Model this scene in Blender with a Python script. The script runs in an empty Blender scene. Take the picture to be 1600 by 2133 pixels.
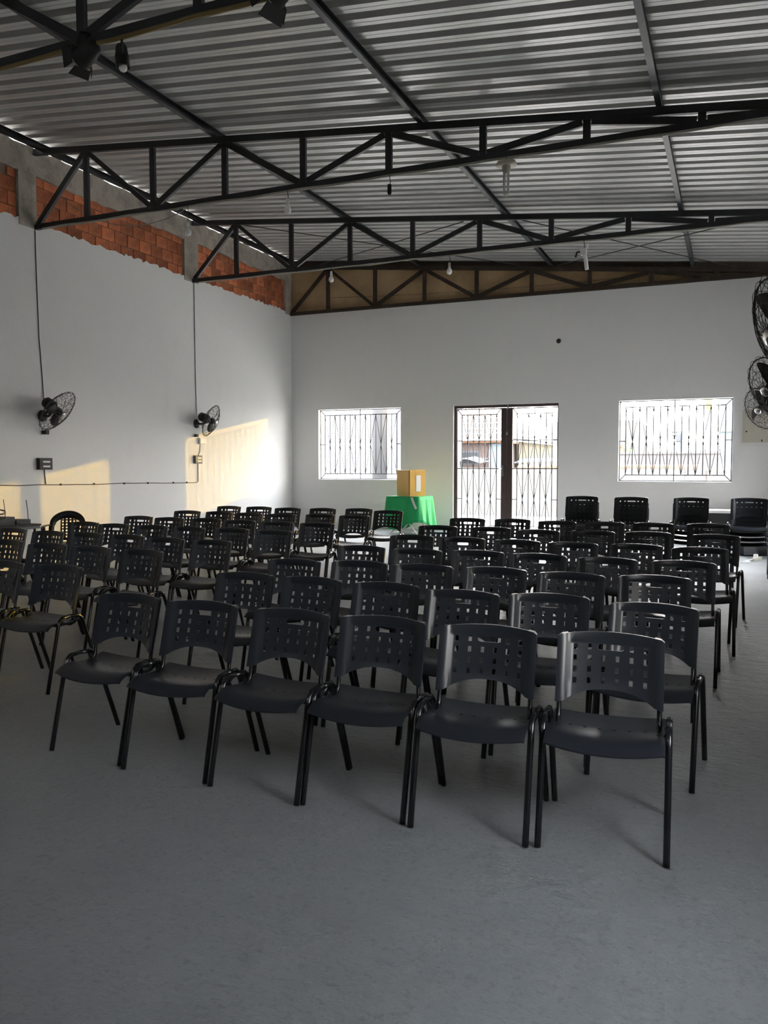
import bpy, math, random
from mathutils import Vector, Matrix
random.seed(7)
SC = bpy.context.scene
COL = SC.collection

# ---------------------------------------------------------------- camera
cam_d = bpy.data.cameras.new('camera')
cam = bpy.data.objects.new('camera', cam_d)
COL.objects.link(cam)
PITCH, YAW, ROLL = -0.0571, 0.4055, -0.0002
cp_, sp_, cy_, sy_ = math.cos(PITCH), math.sin(PITCH), math.cos(YAW), math.sin(YAW)
FW = Vector((-sy_ * cp_, cy_ * cp_, sp_))
RT = Vector((cy_, sy_, 0))
UP = RT.cross(FW)
RT2 = math.cos(ROLL) * RT + math.sin(ROLL) * UP
UP2 = -math.sin(ROLL) * RT + math.cos(ROLL) * UP
mm = Matrix((RT2, UP2, -FW)).transposed().to_4x4()
mm.translation = Vector((0, 0, 1.53))
cam.matrix_world = mm
cam_d.sensor_fit = 'HORIZONTAL'
cam_d.sensor_width = 36.0
cam_d.lens = 36.0 * 1694.6 / 1600.0
cam_d.clip_end = 500
SC.camera = cam

# ---------------------------------------------------------------- world, sun, exposure
SKY_STRENGTH = 2.6
w = bpy.data.worlds.new('sky')
SC.world = w
w.use_nodes = True
nt = w.node_tree
nt.nodes.clear()
wo = nt.nodes.new('ShaderNodeOutputWorld')
bg = nt.nodes.new('ShaderNodeBackground')
tc = nt.nodes.new('ShaderNodeTexCoord')
sep = nt.nodes.new('ShaderNodeSeparateXYZ')
rp = nt.nodes.new('ShaderNodeValToRGB')
rp.color_ramp.elements[0].position = 0.0
rp.color_ramp.elements[0].color = (1.0, 0.95, 0.89, 1)
rp.color_ramp.elements[1].position = 0.7
rp.color_ramp.elements[1].color = (0.88, 0.93, 1.0, 1)
nt.links.new(tc.outputs['Generated'], sep.inputs[0])
nt.links.new(sep.outputs['Z'], rp.inputs[0])
nt.links.new(rp.outputs[0], bg.inputs[0])
bg.inputs[1].default_value = SKY_STRENGTH
nt.links.new(bg.outputs[0], wo.inputs[0])

sun_d = bpy.data.lights.new('sun', 'SUN')
sun_d.energy = 0.32
sun_d.color = (1.0, 0.60, 0.02)
sun_d.angle = math.radians(0.55)
sun = bpy.data.objects.new('sun', sun_d)
COL.objects.link(sun)
sun.rotation_euler = Vector((-1.0, -1.53, -0.2685)).to_track_quat('-Z', 'Y').to_euler()

SC.view_settings.view_transform = 'Standard'
SC.view_settings.look = 'None'
SC.view_settings.gamma = 1.0
SC.view_settings.use_curve_mapping = False
SC.view_settings.exposure = 3.3

# ---------------------------------------------------------------- dimensions
H = 1.53
XL, XR, YB, YF = -9.377, 0.86, 16.46, -3.0
ZB = 4.97                                  # underside level of the truss bottom chords
X0, DN = -8.399, 1.1466                    # first truss node, node pitch
TRUSS_Y = (5.317, 9.032, 12.758, 16.40)
RS = -0.0996                               # roof slope


def floor_z(y):
    return 0.012 * (y - 3.54)


def chord_z(x):                            # centre line of the sloping top chords
    return 5.931 + RS * (x - X0)


# ---------------------------------------------------------------- material helpers
def mat(name, col, rough=0.6, metal=0.0, spec=0.5, noise=None, bump=None, rnd=0.0, coord='Object'):
    m = bpy.data.materials.new(name)
    m.use_nodes = True
    t = m.node_tree
    b = t.nodes['Principled BSDF']
    b.inputs['Base Color'].default_value = (*col, 1)
    b.inputs['Roughness'].default_value = rough
    b.inputs['Metallic'].default_value = metal
    b.inputs['Specular IOR Level'].default_value = spec
    tcn = t.nodes.new('ShaderNodeTexCoord')
    out = None
    if noise:
        # noise: list of (scale, (stretch xyz), amount, other colour, low, high)
        prev = None
        for (sc, st, amt, c2, lo, hi) in noise:
            mp = t.nodes.new('ShaderNodeMapping')
            mp.inputs['Scale'].default_value = st
            t.links.new(tcn.outputs[coord], mp.inputs[0])
            n = t.nodes.new('ShaderNodeTexNoise')
            n.inputs['Scale'].default_value = sc
            n.inputs['Detail'].default_value = 6
            n.inputs['Roughness'].default_value = 0.62
            t.links.new(mp.outputs[0], n.inputs['Vector'])
            r = t.nodes.new('ShaderNodeMapRange')
            r.inputs['From Min'].default_value = lo
            r.inputs['From Max'].default_value = hi
            r.inputs['To Max'].default_value = amt
            t.links.new(n.outputs[0], r.inputs[0])
            mx = t.nodes.new('ShaderNodeMix')
            mx.data_type = 'RGBA'
            t.links.new(r.outputs[0], mx.inputs[0])
            if prev is None:
                mx.inputs[6].default_value = (*col, 1)
            else:
                t.links.new(prev, mx.inputs[6])
            mx.inputs[7].default_value = (*c2, 1)
            prev = mx.outputs[2]
        out = prev
    if rnd:
        oi = t.nodes.new('ShaderNodeObjectInfo')
        hs = t.nodes.new('ShaderNodeHueSaturation')
        r = t.nodes.new('ShaderNodeMapRange')
        r.inputs['To Min'].default_value = 1 - rnd
        r.inputs['To Max'].default_value = 1 + rnd * 0.6
        t.links.new(oi.outputs['Random'], r.inputs[0])
        t.links.new(r.outputs[0], hs.inputs['Value'])
        if out is None:
            hs.inputs['Color'].default_value = (*col, 1)
        else:
            t.links.new(out, hs.inputs['Color'])
        out = hs.outputs[0]
    if out is not None:
        t.links.new(out, b.inputs['Base Color'])
    if bump:
        prevn = None
        for (sc, st, strength, dist) in bump:
            mp = t.nodes.new('ShaderNodeMapping')
            mp.inputs['Scale'].default_value = st
            t.links.new(tcn.outputs[coord], mp.inputs[0])
            n = t.nodes.new('ShaderNodeTexNoise')
            n.inputs['Scale'].default_value = sc
            n.inputs['Detail'].default_value = 8
            n.inputs['Roughness'].default_value = 0.65
            t.links.new(mp.outputs[0], n.inputs['Vector'])
            bp = t.nodes.new('ShaderNodeBump')
            bp.inputs['Strength'].default_value = strength
            bp.inputs['Distance'].default_value = dist
            t.links.new(n.outputs[0], bp.inputs['Height'])
            if prevn is not None:
                t.links.new(prevn, bp.inputs['Normal'])
            prevn = bp.outputs[0]
        t.links.new(prevn, b.inputs['Normal'])
    return m


U3 = (1, 1, 1)
M = {}
M['plaster'] = mat('plaster_white', (0.79, 0.785, 0.78), 0.75, spec=0.3,
                   noise=[(0.5, U3, 0.30, (0.72, 0.715, 0.71), 0.4, 0.7), (2.2, (1, 1, 0.4), 0.45, (0.66, 0.645, 0.63), 0.60, 0.82)],
                   bump=[(3.0, U3, 0.22, 0.03), (28, U3, 0.12, 0.01)])
M['floor'] = mat('concrete_floor', (0.300, 0.320, 0.330), 0.34, spec=0.5,
                 noise=[(0.55, U3, 0.55, (0.235, 0.245, 0.25), 0.42, 0.66), (7, U3, 0.35, (0.36, 0.365, 0.36), 0.52, 0.72),
                        (38, U3, 0.5, (0.17, 0.18, 0.185), 0.55, 0.68), (21, U3, 0.8, (0.55, 0.55, 0.52), 0.735, 0.78)],
                 bump=[(1.2, U3, 0.4, 0.08), (8, (0.8, 1.4, 1), 0.8, 0.045), (34, U3, 0.7, 0.018), (110, U3, 0.6, 0.006)])
M['roof'] = mat('galvanised_roof_sheet', (0.61, 0.61, 0.60), 0.35, metal=0.35, spec=0.5,
                noise=[(1.2, (0.4, 2, 1), 0.35, (0.50, 0.49, 0.48), 0.42, 0.68)], bump=[(2.0, (0.3, 1, 1), 0.1, 0.02)])
M['steel'] = mat('black_painted_steel', (0.016, 0.018, 0.022), 0.42,
                 noise=[(9, U3, 0.5, (0.035, 0.035, 0.038), 0.5, 0.7)])
M['purlin'] = mat('dark_grey_purlin_steel', (0.030, 0.034, 0.040), 0.38,
                  noise=[(6, U3, 0.6, (0.075, 0.08, 0.085), 0.5, 0.72)])
M['rust'] = mat('rusty_dark_steel', (0.030, 0.020, 0.014), 0.7,
                noise=[(7, U3, 0.8, (0.085, 0.045, 0.025), 0.5, 0.7), (26, U3, 0.7, (0.32, 0.27, 0.22), 0.66, 0.72)])
M['brownpanel'] = mat('brown_fibre_panel', (0.66, 0.47, 0.26), 0.8,
                      noise=[(1.6, U3, 0.7, (0.42, 0.28, 0.15), 0.42, 0.66), (14, (6, 1, 0.3), 0.5, (0.58, 0.42, 0.25), 0.5, 0.7)], rnd=0.15)
M['concrete'] = mat('rough_grey_concrete', (0.46, 0.41, 0.35), 0.9,
                    noise=[(3.5, U3, 0.8, (0.25, 0.22, 0.19), 0.45, 0.66), (22, U3, 0.6, (0.60, 0.55, 0.49), 0.56, 0.7)],
                    bump=[(14, U3, 0.7, 0.03)])
M['brick'] = mat('hollow_red_brick', (0.64, 0.20, 0.085), 0.85,
                 noise=[(5, U3, 0.75, (0.34, 0.10, 0.05), 0.45, 0.66), (24, U3, 0.7, (0.55, 0.44, 0.35), 0.60, 0.70)],
                 bump=[(30, (1, 1, 6), 0.5, 0.012)], rnd=0.48)
M['mortar'] = mat('grey_mortar', (0.29, 0.22, 0.17), 0.95, noise=[(9, U3, 0.7, (0.19, 0.12, 0.09), 0.45, 0.65)], bump=[(25, U3, 0.7, 0.02)])
M['plastic'] = mat('black_chair_plastic', (0.018, 0.0215, 0.028), 0.30, spec=0.42, bump=[(160, U3, 0.06, 0.002)])
M['tube'] = mat('black_gloss_tube', (0.008, 0.009, 0.011), 0.22, spec=0.55)
M['black'] = mat('matt_black', (0.012, 0.012, 0.013), 0.6)
M['wire'] = mat('dark_wire', (0.02, 0.02, 0.022), 0.45)
M['paleCable'] = mat('pale_cable', (0.42, 0.40, 0.34), 0.6)
M['yellowCable'] = mat('yellow_cable', (0.20, 0.145, 0.05), 0.6)
M['white'] = mat('white_paint', (0.78, 0.78, 0.77), 0.5)
M['bulb'] = mat('opal_bulb', (0.90, 0.89, 0.86), 0.25)
M['beige'] = mat('beige_metal', (0.55, 0.52, 0.44), 0.5, noise=[(5, U3, 0.3, (0.42, 0.40, 0.34), 0.5, 0.7)])
M['chrome'] = mat('chrome', (0.6, 0.6, 0.6), 0.2, metal=1.0)
M['doorbrown'] = mat('brown_door_steel', (0.055, 0.035, 0.035), 0.45, noise=[(6, U3, 0.5, (0.11, 0.075, 0.07), 0.5, 0.7)])
M['grille'] = mat('grey_grille_steel', (0.05, 0.055, 0.06), 0.6, spec=0.3)
M['green'] = mat('green_cloth', (0.012, 0.38, 0.12), 0.75, noise=[(3, U3, 0.4, (0.01, 0.34, 0.10), 0.4, 0.7)])
M['kraft'] = mat('kraft_paper', (0.66, 0.37, 0.05), 0.5, noise=[(6, U3, 0.35, (0.55, 0.31, 0.045), 0.4, 0.7)], bump=[(7, U3, 0.3, 0.02)])
M['darkgrey'] = mat('dark_grey_laminate', (0.10, 0.105, 0.115), 0.5)
M['tablewood'] = mat('grey_table_top', (0.06, 0.055, 0.05), 0.8, spec=0.2)
M['ground'] = mat('dusty_ground', (0.50, 0.47, 0.43), 0.95, noise=[(1.5, U3, 0.5, (0.30, 0.28, 0.25), 0.4, 0.7)])
M['outwhite'] = mat('outside_white_render', (0.155, 0.150, 0.145), 0.9,
                    noise=[(2.2, U3, 0.6, (0.12, 0.11, 0.105), 0.45, 0.65), (9, U3, 0.5, (0.10, 0.085, 0.075), 0.58, 0.7)], bump=[(6, U3, 0.6, 0.05)])
M['outlav'] = mat('outside_lavender_render', (0.115, 0.117, 0.155), 0.9)
M['outplain'] = mat('outside_plain_white', (0.175, 0.175, 0.180), 0.9)
M['outpink'] = mat('outside_pink_render', (0.125, 0.095, 0.085), 0.9, noise=[(4, (1, 1, 4), 0.5, (0.1, 0.06, 0.05), 0.45, 0.65)])
M['outyellow'] = mat('outside_cream_render', (0.155, 0.138, 0.100), 0.9)
M['outblue'] = mat('outside_pale_blue_render', (0.113, 0.138, 0.155), 0.9)
M['outgrey'] = mat('outside_grey_block', (0.090, 0.085, 0.085), 0.9, noise=[(2, U3, 0.6, (0.06, 0.058, 0.06), 0.45, 0.65)])
M['tile'] = mat('clay_roof_tile', (0.120, 0.070, 0.050), 0.9, noise=[(6, U3, 0.6, (0.15, 0.11, 0.09), 0.45, 0.65)])
M['coping'] = mat('orange_coping_tile', (0.138, 0.068, 0.037), 0.9, rnd=0.2)
M['tarp'] = mat('blue_sheet', (0.075, 0.090, 0.115), 0.7)
M['pole'] = mat('concrete_pole', (0.09, 0.10, 0.115), 0.8)
M['leaf'] = mat('tree_leaf', (0.16, 0.26, 0.08), 0.7)
M['yellow'] = mat('yellow_paint', (0.22, 0.17, 0.02), 0.6)
M['cyanglass'] = mat('lens_glass', (0.55, 0.55, 0.50), 0.15)


# ---------------------------------------------------------------- mesh builder
class MB:
    def __init__(self):
        self.v, self.f, self.s = [], [], []

    def add(self, vs, fs, smooth=False):
        o = len(self.v)
        self.v += [tuple(p) for p in vs]
        self.f += [tuple(i + o for i in f) for f in fs]
        self.s += [smooth] * len(fs)
        return self

    def box(self, a, b):
        x0, y0, z0 = a
        x1, y1, z1 = b
        vs = [(x0, y0, z0), (x1, y0, z0), (x1, y1, z0), (x0, y1, z0), (x0, y0, z1), (x1, y0, z1), (x1, y1, z1), (x0, y1, z1)]
        fs = [(0, 3, 2, 1), (4, 5, 6, 7), (0, 1, 5, 4), (1, 2, 6, 5), (2, 3, 7, 6), (3, 0, 4, 7)]
        return self.add(vs, fs)

    def beam(self, p, q, wx, wy, ref=(0, 1, 0)):
        """rectangular bar from p to q; wy is its size along ref, wx across"""
        p, q = Vector(p), Vector(q)
        d = (q - p).normalized()
        r = Vector(ref)
        s = d.cross(r).normalized()
        r = s.cross(d).normalized()
        vs = []
        for c in (p, q):
            for (i, j) in ((-1, -1), (1, -1), (1, 1), (-1, 1)):
                vs.append(c + s * (i * wx / 2) + r * (j * wy / 2))
        fs = [(0, 1, 2, 3), (7, 6, 5, 4), (0, 4, 5, 1), (1, 5, 6, 2), (2, 6, 7, 3), (3, 7, 4, 0)]
        return self.add(vs, fs)

    def tube(self, pts, r, n=8, ry=None, closed=False, cap=True, ref=None):
        pts = [Vector(p) for p in pts]
        k = len(pts)
        rr = r if isinstance(r, (list, tuple)) else [r] * k
        up = Vector(ref) if ref else None
        vs = []
        for i, p in enumerate(pts):
            if closed:
                d = pts[(i + 1) % k] - pts[i - 1]
            else:
                d = pts[min(i + 1, k - 1)] - pts[max(i - 1, 0)]
            d.normalize()
            if up is None:
                up = Vector((0, 0, 1)) if abs(d.z) < 0.9 else Vector((0, 1, 0))
            s = d.cross(up)
            if s.length < 1e-5:
                s = d.cross(Vector((1, 0, 0)))
            s.normalize()
            u = s.cross(d).normalized()
            if ref is None:
                up = u
            for j in range(n):
                a = 2 * math.pi * j / n
                vs.append(p + s * (math.cos(a) * rr[i]) + u * (math.sin(a) * (ry if ry else rr[i])))
        fs = []
        for i in range(k if closed else k - 1):
            i2 = (i + 1) % k
            for j in range(n):
                j2 = (j + 1) % n
                fs.append((i * n + j, i * n + j2, i2 * n + j2, i2 * n + j))
        self.add(vs, fs, True)
        if cap and not closed:
            o = len(self.v) - len(vs)
            self.f += [tuple(o + j for j in range(n))[::-1], tuple(o + (k - 1) * n + j for j in range(n))]
            self.s += [False, False]
        return self

    def lathe(self, prof, n=16, c=(0, 0, 0), axis=(0, 0, 1)):
        """prof: (radius, height) pairs along axis"""
        a = Vector(axis).normalized()
        s = a.cross(Vector((0, 1, 0)) if abs(a.y) < 0.9 else Vector((1, 0, 0))).normalized()
        u = a.cross(s)
        c = Vector(c)
        vs = []
        for (r, h) in prof:
            for j in range(n):
                t = 2 * math.pi * j / n
                vs.append(c + a * h + s * (r * math.cos(t)) + u * (r * math.sin(t)))
        fs = []
        for i in range(len(prof) - 1):
            for j in range(n):
                j2 = (j + 1) % n
                fs.append((i * n + j, i * n + j2, (i + 1) * n + j2, (i + 1) * n + j))
        self.add(vs, fs, True)
        return self

    def sphere(self, c, r, n=12, m=8, sc=(1, 1, 1)):
        prof = []
        for i in range(m + 1):
            a = -math.pi / 2 + math.pi * i / m
            prof.append((max(1e-4, r * math.cos(a)) * sc[0], r * math.sin(a) * sc[2]))
        return self.lathe(prof, n, c)

    def sheet(self, faces2, pos, back):
        """thick sheet: faces2 are polygons of (u, v); pos(u,v) front point, back(u,v) rear point"""
        idx, pv = {}, []

        def vid(p):
            k = (round(p[0], 5), round(p[1], 5))
            if k not in idx:
                idx[k] = len(pv)
                pv.append(p)
            return idx[k]
        fl = [[vid(p) for p in f] for f in faces2]
        n = len(pv)
        vs = [pos(*p) for p in pv] + [back(*p) for p in pv]
        edges = {}
        for f in fl:
            for i in range(len(f)):
                edges[(f[i], f[(i + 1) % len(f)])] = 1
        fs = [tuple(f) for f in fl] + [tuple(n + i for i in f[::-1]) for f in fl]
        sm = len(fs)
        self.add(vs, fs, True)
        o = len(self.v) - len(vs)
        for (a, b) in edges:
            if (b, a) not in edges:
                # hard rim: own vertices
                self.add([vs[b], vs[a], vs[n + a], vs[n + b]], [(0, 1, 2, 3)])
        return self

    def xf(self, m):
        self.v = [tuple(m @ Vector(p)) for p in self.v]
        return self

    def mesh(self, name, m):
        me = bpy.data.meshes.new(name)
        me.from_pydata(self.v, [], self.f)
        me.polygons.foreach_set('use_smooth', self.s)
        if m is not None:
            me.materials.append(m)
        me.update()
        return me

    def build(self, name, m, parent=None, loc=None, mats=None):
        o = bpy.data.objects.new(name, self.mesh(name, m))
        if loc is not None:
            o.location = loc
        COL.objects.link(o)
        if parent is not None:
            o.parent = parent
        return o


def grid_faces(us, vs, hole=None, corner=None):
    out = []
    for i in range(len(us) - 1):
        for j in range(len(vs) - 1):
            a, b, c, d = us[i], us[i + 1], vs[j], vs[j + 1]
            cu, cv = (a + b) / 2, (c + d) / 2
            k = corner(cu, cv) if corner else None
            if k:
                P = {'bl': [(a, c), (b, c), (a, d)], 'br': [(a, c), (b, c), (b, d)],
                     'tl': [(a, c), (b, d), (a, d)], 'tr': [(b, c), (b, d), (a, d)]}[k]
                out.append(P)
                continue
            if hole and hole(cu, cv):
                continue
            out.append([(a, c), (b, c), (b, d), (a, d)])
    return out


def tag(o, label=None, cat=None, group=None, kind=None):
    if label:
        o['label'] = label
    if cat:
        o['category'] = cat
    if group:
        o['group'] = group
    if kind:
        o['kind'] = kind
    return o


def empty(name, loc=(0, 0, 0), rz=0.0):
    o = bpy.data.objects.new(name, None)
    o.empty_display_size = 0.1
    o.location = loc
    o.rotation_euler = (0, 0, rz)
    COL.objects.link(o)
    return o


def copy_tree(o, parent=None):
    c = o.copy()
    COL.objects.link(c)
    if parent is not None:
        c.parent = parent
    for ch in list(o.children):
        copy_tree(ch, c)
    return c


# ================================================================= STRUCTURE
# floor: very slight fall towards the front
mb = MB()
mb.add([(XL - 0.2, YF, floor_z(YF)), (XR + 0.2, YF, floor_z(YF)), (XR + 0.2, YB + 0.16, floor_z(YB)), (XL - 0.2, YB + 0.16, floor_z(YB)),
        (XL - 0.2, YF, -0.4), (XR + 0.2, YF, -0.4), (XR + 0.2, YB + 0.16, -0.4), (XL - 0.2, YB + 0.16, -0.4)],
       [(0, 1, 2, 3), (7, 6, 5, 4), (0, 4, 5, 1), (1, 5, 6, 2), (2, 6, 7, 3), (3, 7, 4, 0)])
tag(mb.build('floor', M['floor']), 'grey rough concrete floor', None, None, 'structure')

# back wall with three openings ------------------------------------------------
OPEN = [(-8.685, -6.67, 1.22, 2.785), (-5.47, -3.255, floor_z(YB), 2.79), (-2.08, -0.03, 1.22, 2.785)]
WT = 0.17
xs = sorted({XL - 0.2, XR + 0.2} | {o[0] for o in OPEN} | {o[1] for o in OPEN})
zs = [-0.3, floor_z(YB), 1.22, 2.787, ZB]


def wall_hole(u, v):
    for i, (a, b, c, d) in enumerate(OPEN):
        if a < u < b and c - 0.001 < v < d + 0.001:
            return True
    return False


mb = MB()
mb.sheet(grid_faces(xs, zs, wall_hole), lambda u, v: (u, YB, v), lambda u, v: (u, YB + WT, v))
mb.s = [False] * len(mb.s)
wall_back = tag(mb.build('wall_back', M['plaster']), 'white plastered back wall with two windows and a door', None, None, 'structure')
# ragged plaster line along the top of the white part
mb = MB()
x = XL
while x < XR:
    wdt = random.uniform(0.05, 0.22)
    mb.box((x, YB - 0.025, ZB - random.uniform(0.01, 0.035)), (min(x + wdt, XR), YB + 0.0, ZB + random.uniform(0.0, 0.035)))
    x += wdt
mb.build('plaster_edge', M['plaster'], wall_back)
# brown panels closing the gable strip above the white plaster
px = [XL - 0.12, -8.40, -7.25, -4.96, -2.67, -1.75, -0.3, XR + 0.2]
for i in range(len(px) - 1):
    a, b = px[i] + 0.002, px[i + 1] - 0.002
    za, zb = chord_z(a) + 0.14, chord_z(b) + 0.14
    y0, y1 = YB + 0.05 + 0.004 * (i % 2), YB + 0.08
    MB().add([(a, y0, ZB), (b, y0, ZB), (b, y0, zb), (a, y0, za), (a, y1, ZB), (b, y1, ZB), (b, y1, zb), (a, y1, za)],
             [(0, 1, 2, 3), (7, 6, 5, 4), (0, 4, 5, 1), (1, 5, 6, 2), (2, 6, 7, 3), (3, 7, 4, 0)]).build('panel', M['brownpanel'], wall_back)

a, b = XL - 0.12, XR + 0.2  # one added board behind the panels, stops daylight leaking through their joints
MB().add([(a, YB + 0.09, ZB), (b, YB + 0.09, ZB), (b, YB + 0.09, chord_z(b) + 0.14), (a, YB + 0.09, chord_z(a) + 0.14),
          (a, YB + 0.11, ZB), (b, YB + 0.11, ZB), (b, YB + 0.11, chord_z(b) + 0.14), (a, YB + 0.11, chord_z(a) + 0.14)],
         [(0, 1, 2, 3), (7, 6, 5, 4), (0, 4, 5, 1), (1, 5, 6, 2), (2, 6, 7, 3), (3, 7, 4, 0)]).build('light_seal_board', M['rust'], wall_back)

# left wall: white plaster with a ragged top, bricks, columns, concrete ring beam -----
mb = MB()
ztop = []
y = YF
while y < YB:
    ztop.append((y, ZB + 0.055 + random.uniform(-0.028, 0.028)))
    y += random.uniform(0.03, 0.11)
ztop.append((YB, ZB + 0.06))
vs, fs = [], []
for (y, z) in ztop:
    vs += [(XL, y, -0.3), (XL, y, z), (XL - 0.03, y, -0.3), (XL - 0.03, y, z)]
for i in range(len(ztop) - 1):
    a, b = 4 * i, 4 * i + 4
    fs += [(a, b, b + 1, a + 1), (a + 1, b + 1, b + 3, a + 3), (a + 2, a + 3, b + 3, b + 2)]
mb.add(vs, fs)
wall_left = tag(mb.build('wall_left', M['plaster']), 'long white plastered left wall with bare brick at top', None, None, 'structure')
HOLE = (8.28, 8.42, 5.60, 5.72)
mb = MB()
yy = [YF, HOLE[0], HOLE[1], YB + 0.17]
zz = [-0.3, HOLE[2], HOLE[3], 6.08]
mb.sheet(grid_faces(yy, zz, lambda u, v: HOLE[0] < u < HOLE[1] and HOLE[2] < v < HOLE[3]),
         lambda u, v: (XL - 0.045, u, v), lambda u, v: (XL - 0.16, u, v))
mb.s = [False] * len(mb.s)
mb.build('mortar', M['mortar'], wall_left)
COLS = [(4.95, 5.42), (8.74, 9.06), (12.52, 12.94), (16.20, 16.46)]
for (a, b) in COLS:
    MB().box((XL - 0.05, a, ZB - 0.02), (XL + 0.012, b, 5.72)).build('column', M['concrete'], wall_left)
# ring beam, uneven lower edge
mb = MB()
y = YF
vs, fs = [], []
while y < YB + 0.1:
    zb = 5.70 + random.uniform(-0.025, 0.02)
    vs += [(XL - 0.002, y, zb), (XL - 0.002, y, 6.10 + random.uniform(-0.02, 0.015)), (XL - 0.16, y, zb), (XL - 0.16, y, 6.09)]
    y += 0.16
for i in range(len(vs) // 4 - 1):
    a, b = 4 * i, 4 * i + 4
    fs += [(a, b, b + 1, a + 1), (a + 1, b + 1, b + 3, a + 3), (a + 2, a + 3, b + 3, b + 2), (a, a + 2, b + 2, b)]
mb.add(vs, fs)
mb.build('concrete_beam', M['concrete'], wall_left)
brick_mesh = {}


def brick_me(ln, ht):
    k = (ln, ht)
    if k not in brick_mesh:
        b = MB()
        e = 0.006
        x0, x1 = -0.05, 0.0
        b.add([(x0, 0, 0), (x0, ln, 0), (x0, ln, ht), (x0, 0, ht), (x1 - e, 0, 0), (x1 - e, ln, 0), (x1 - e, ln, ht), (x1 - e, 0, ht),
               (x1, e, e), (x1, ln - e, e), (x1, ln - e, ht - e), (x1, e, ht - e)],
              [(8, 9, 10, 11), (4, 5, 9, 8), (5, 6, 10, 9), (6, 7, 11, 10), (7, 4, 8, 11), (0, 1, 5, 4), (1, 2, 6, 5), (2, 3, 7, 6), (3, 0, 4, 7), (3, 2, 1, 0)])
        brick_mesh[k] = b.mesh('brick', M['brick'])
    return brick_mesh[k]


BAYS = [(5.44, 8.72), (9.08, 12.50), (12.96, 16.18)]
for (a, b) in BAYS:
    for r, (z, ht) in enumerate([(4.975, 0.19), (5.178, 0.19), (5.381, 0.19), (5.584, 0.115)]):
        y = a + 0.008
        if r % 2:
            o = bpy.data.objects.new('brick', brick_me(0.14, ht))
            COL.objects.link(o)
            o.parent = wall_left
            o.location = (XL - 0.022, y, z)
            y += 0.152
        while y < b - 0.05:
            ln = 0.285 if y + 0.285 < b else round(max(0.05, b - y - 0.004), 2)
            if not (y < HOLE[1] and y + ln > HOLE[0] and z < HOLE[3] and z + ht > HOLE[2]):
                o = bpy.data.objects.new('brick', brick_me(ln, ht))
                COL.objects.link(o)
                o.parent = wall_left
                o.location = (XL - 0.022 + random.uniform(-0.006, 0.006), y, z + random.uniform(-0.004, 0.004))
                o.rotation_euler = (random.uniform(-0.008, 0.008), 0, 0)
            y += ln + 0.013

# right wall: out of the frame, carries the three fans on the right
mb = MB()
RO = (1.9, 2.7, 1.0, 2.02)                 # assumed window beside the camera, sized to light chairs and floor, out of frame
SD = (11.4, 13.2, 0.95, 2.05)       # assumed opening in the right wall, added to light the aisle, out of frame
mb.sheet(grid_faces([YF - 0.15, RO[0], RO[1], SD[0], SD[1], YB + 0.17], sorted([-0.3, SD[2], RO[2], RO[3], SD[3], 5.09]),
                    lambda u, v: (RO[0] < u < RO[1] and RO[2] < v < RO[3]) or (SD[0] < u < SD[1] and SD[2] < v < SD[3])),
         lambda u, v: (XR, u, v), lambda u, v: (XR + 0.17, u, v))
mb.s = [False] * len(mb.s)
tag(mb.build('wall_right', M['plaster']), 'white right wall carrying the fans', None, None, 'structure')

mb = MB()
za_, zb_ = chord_z(XL) + 0.1, chord_z(XR) + 0.1
mb.add([(XL - 0.16, YF, -0.3), (XR + 0.17, YF, -0.3), (XR + 0.17, YF, zb_), (XL - 0.16, YF, za_), (XL - 0.16, YF - 0.15, -0.3), (XR + 0.17, YF - 0.15, -0.3), (XR + 0.17, YF - 0.15, zb_), (XL - 0.16, YF - 0.15, za_)],
       [(3, 2, 1, 0), (4, 5, 6, 7), (0, 1, 5, 4), (1, 2, 6, 5), (2, 3, 7, 6), (3, 0, 4, 7)])
tag(mb.build('wall_front', M['darkgrey']), 'dark front wall behind the camera', None, None, 'structure')

# roof: trapezoidal sheets, ribs running across the hall
PER, FLAT, RISE, TOPW = 0.233, 0.120, 0.095, 0.101


def roof_z(x):
    return chord_z(x) + 0.142


SHEET_W = 4 * PER
roof = empty('ceiling')
tag(roof, 'bare corrugated metal roof seen from below', None, None, 'structure')
XA, XB = XL - 0.55, XR + 0.75
ystart = -2.9
nsheet = int((YB + 0.5 - ystart) / SHEET_W) + 1
prof = []
for k in range(4):
    s = k * PER
    sl = (PER - FLAT - TOPW) / 2
    prof += [(s, 0), (s + FLAT / 2 - 0.004, 0.0), (s + FLAT / 2, 0.004), (s + FLAT / 2 + 0.004, 0.0), (s + FLAT, 0), (s + FLAT + sl, RISE), (s + FLAT + sl + TOPW, RISE)]
prof += [(SHEET_W, 0.0), (SHEET_W + 0.05, 0.0003)]
me = MB()
vs = []
for (s, z) in prof:
    vs += [(XA, s, z + roof_z(XA)), (XB, s, z + roof_z(XB))]
me.add(vs, [(2 * i, 2 * i + 1, 2 * i + 3, 2 * i + 2) for i in range(len(prof) - 1)])
sheet_me = me.mesh('roof_sheet', M['roof'])
for k in range(nsheet):
    o = bpy.data.objects.new('roof_sheet', sheet_me)
    COL.objects.link(o)
    o.parent = roof
    o.location = (0, ystart + k * SHEET_W, 0.0015 * (k % 2))

# ---------------------------------------------------------------- windows and door
GY = YB + 0.09


def bar(p, q, r, parent, name='bar', m='grille', n=6):
    return MB().tube([p, q], r, n).build(name, M[m], parent)


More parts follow.
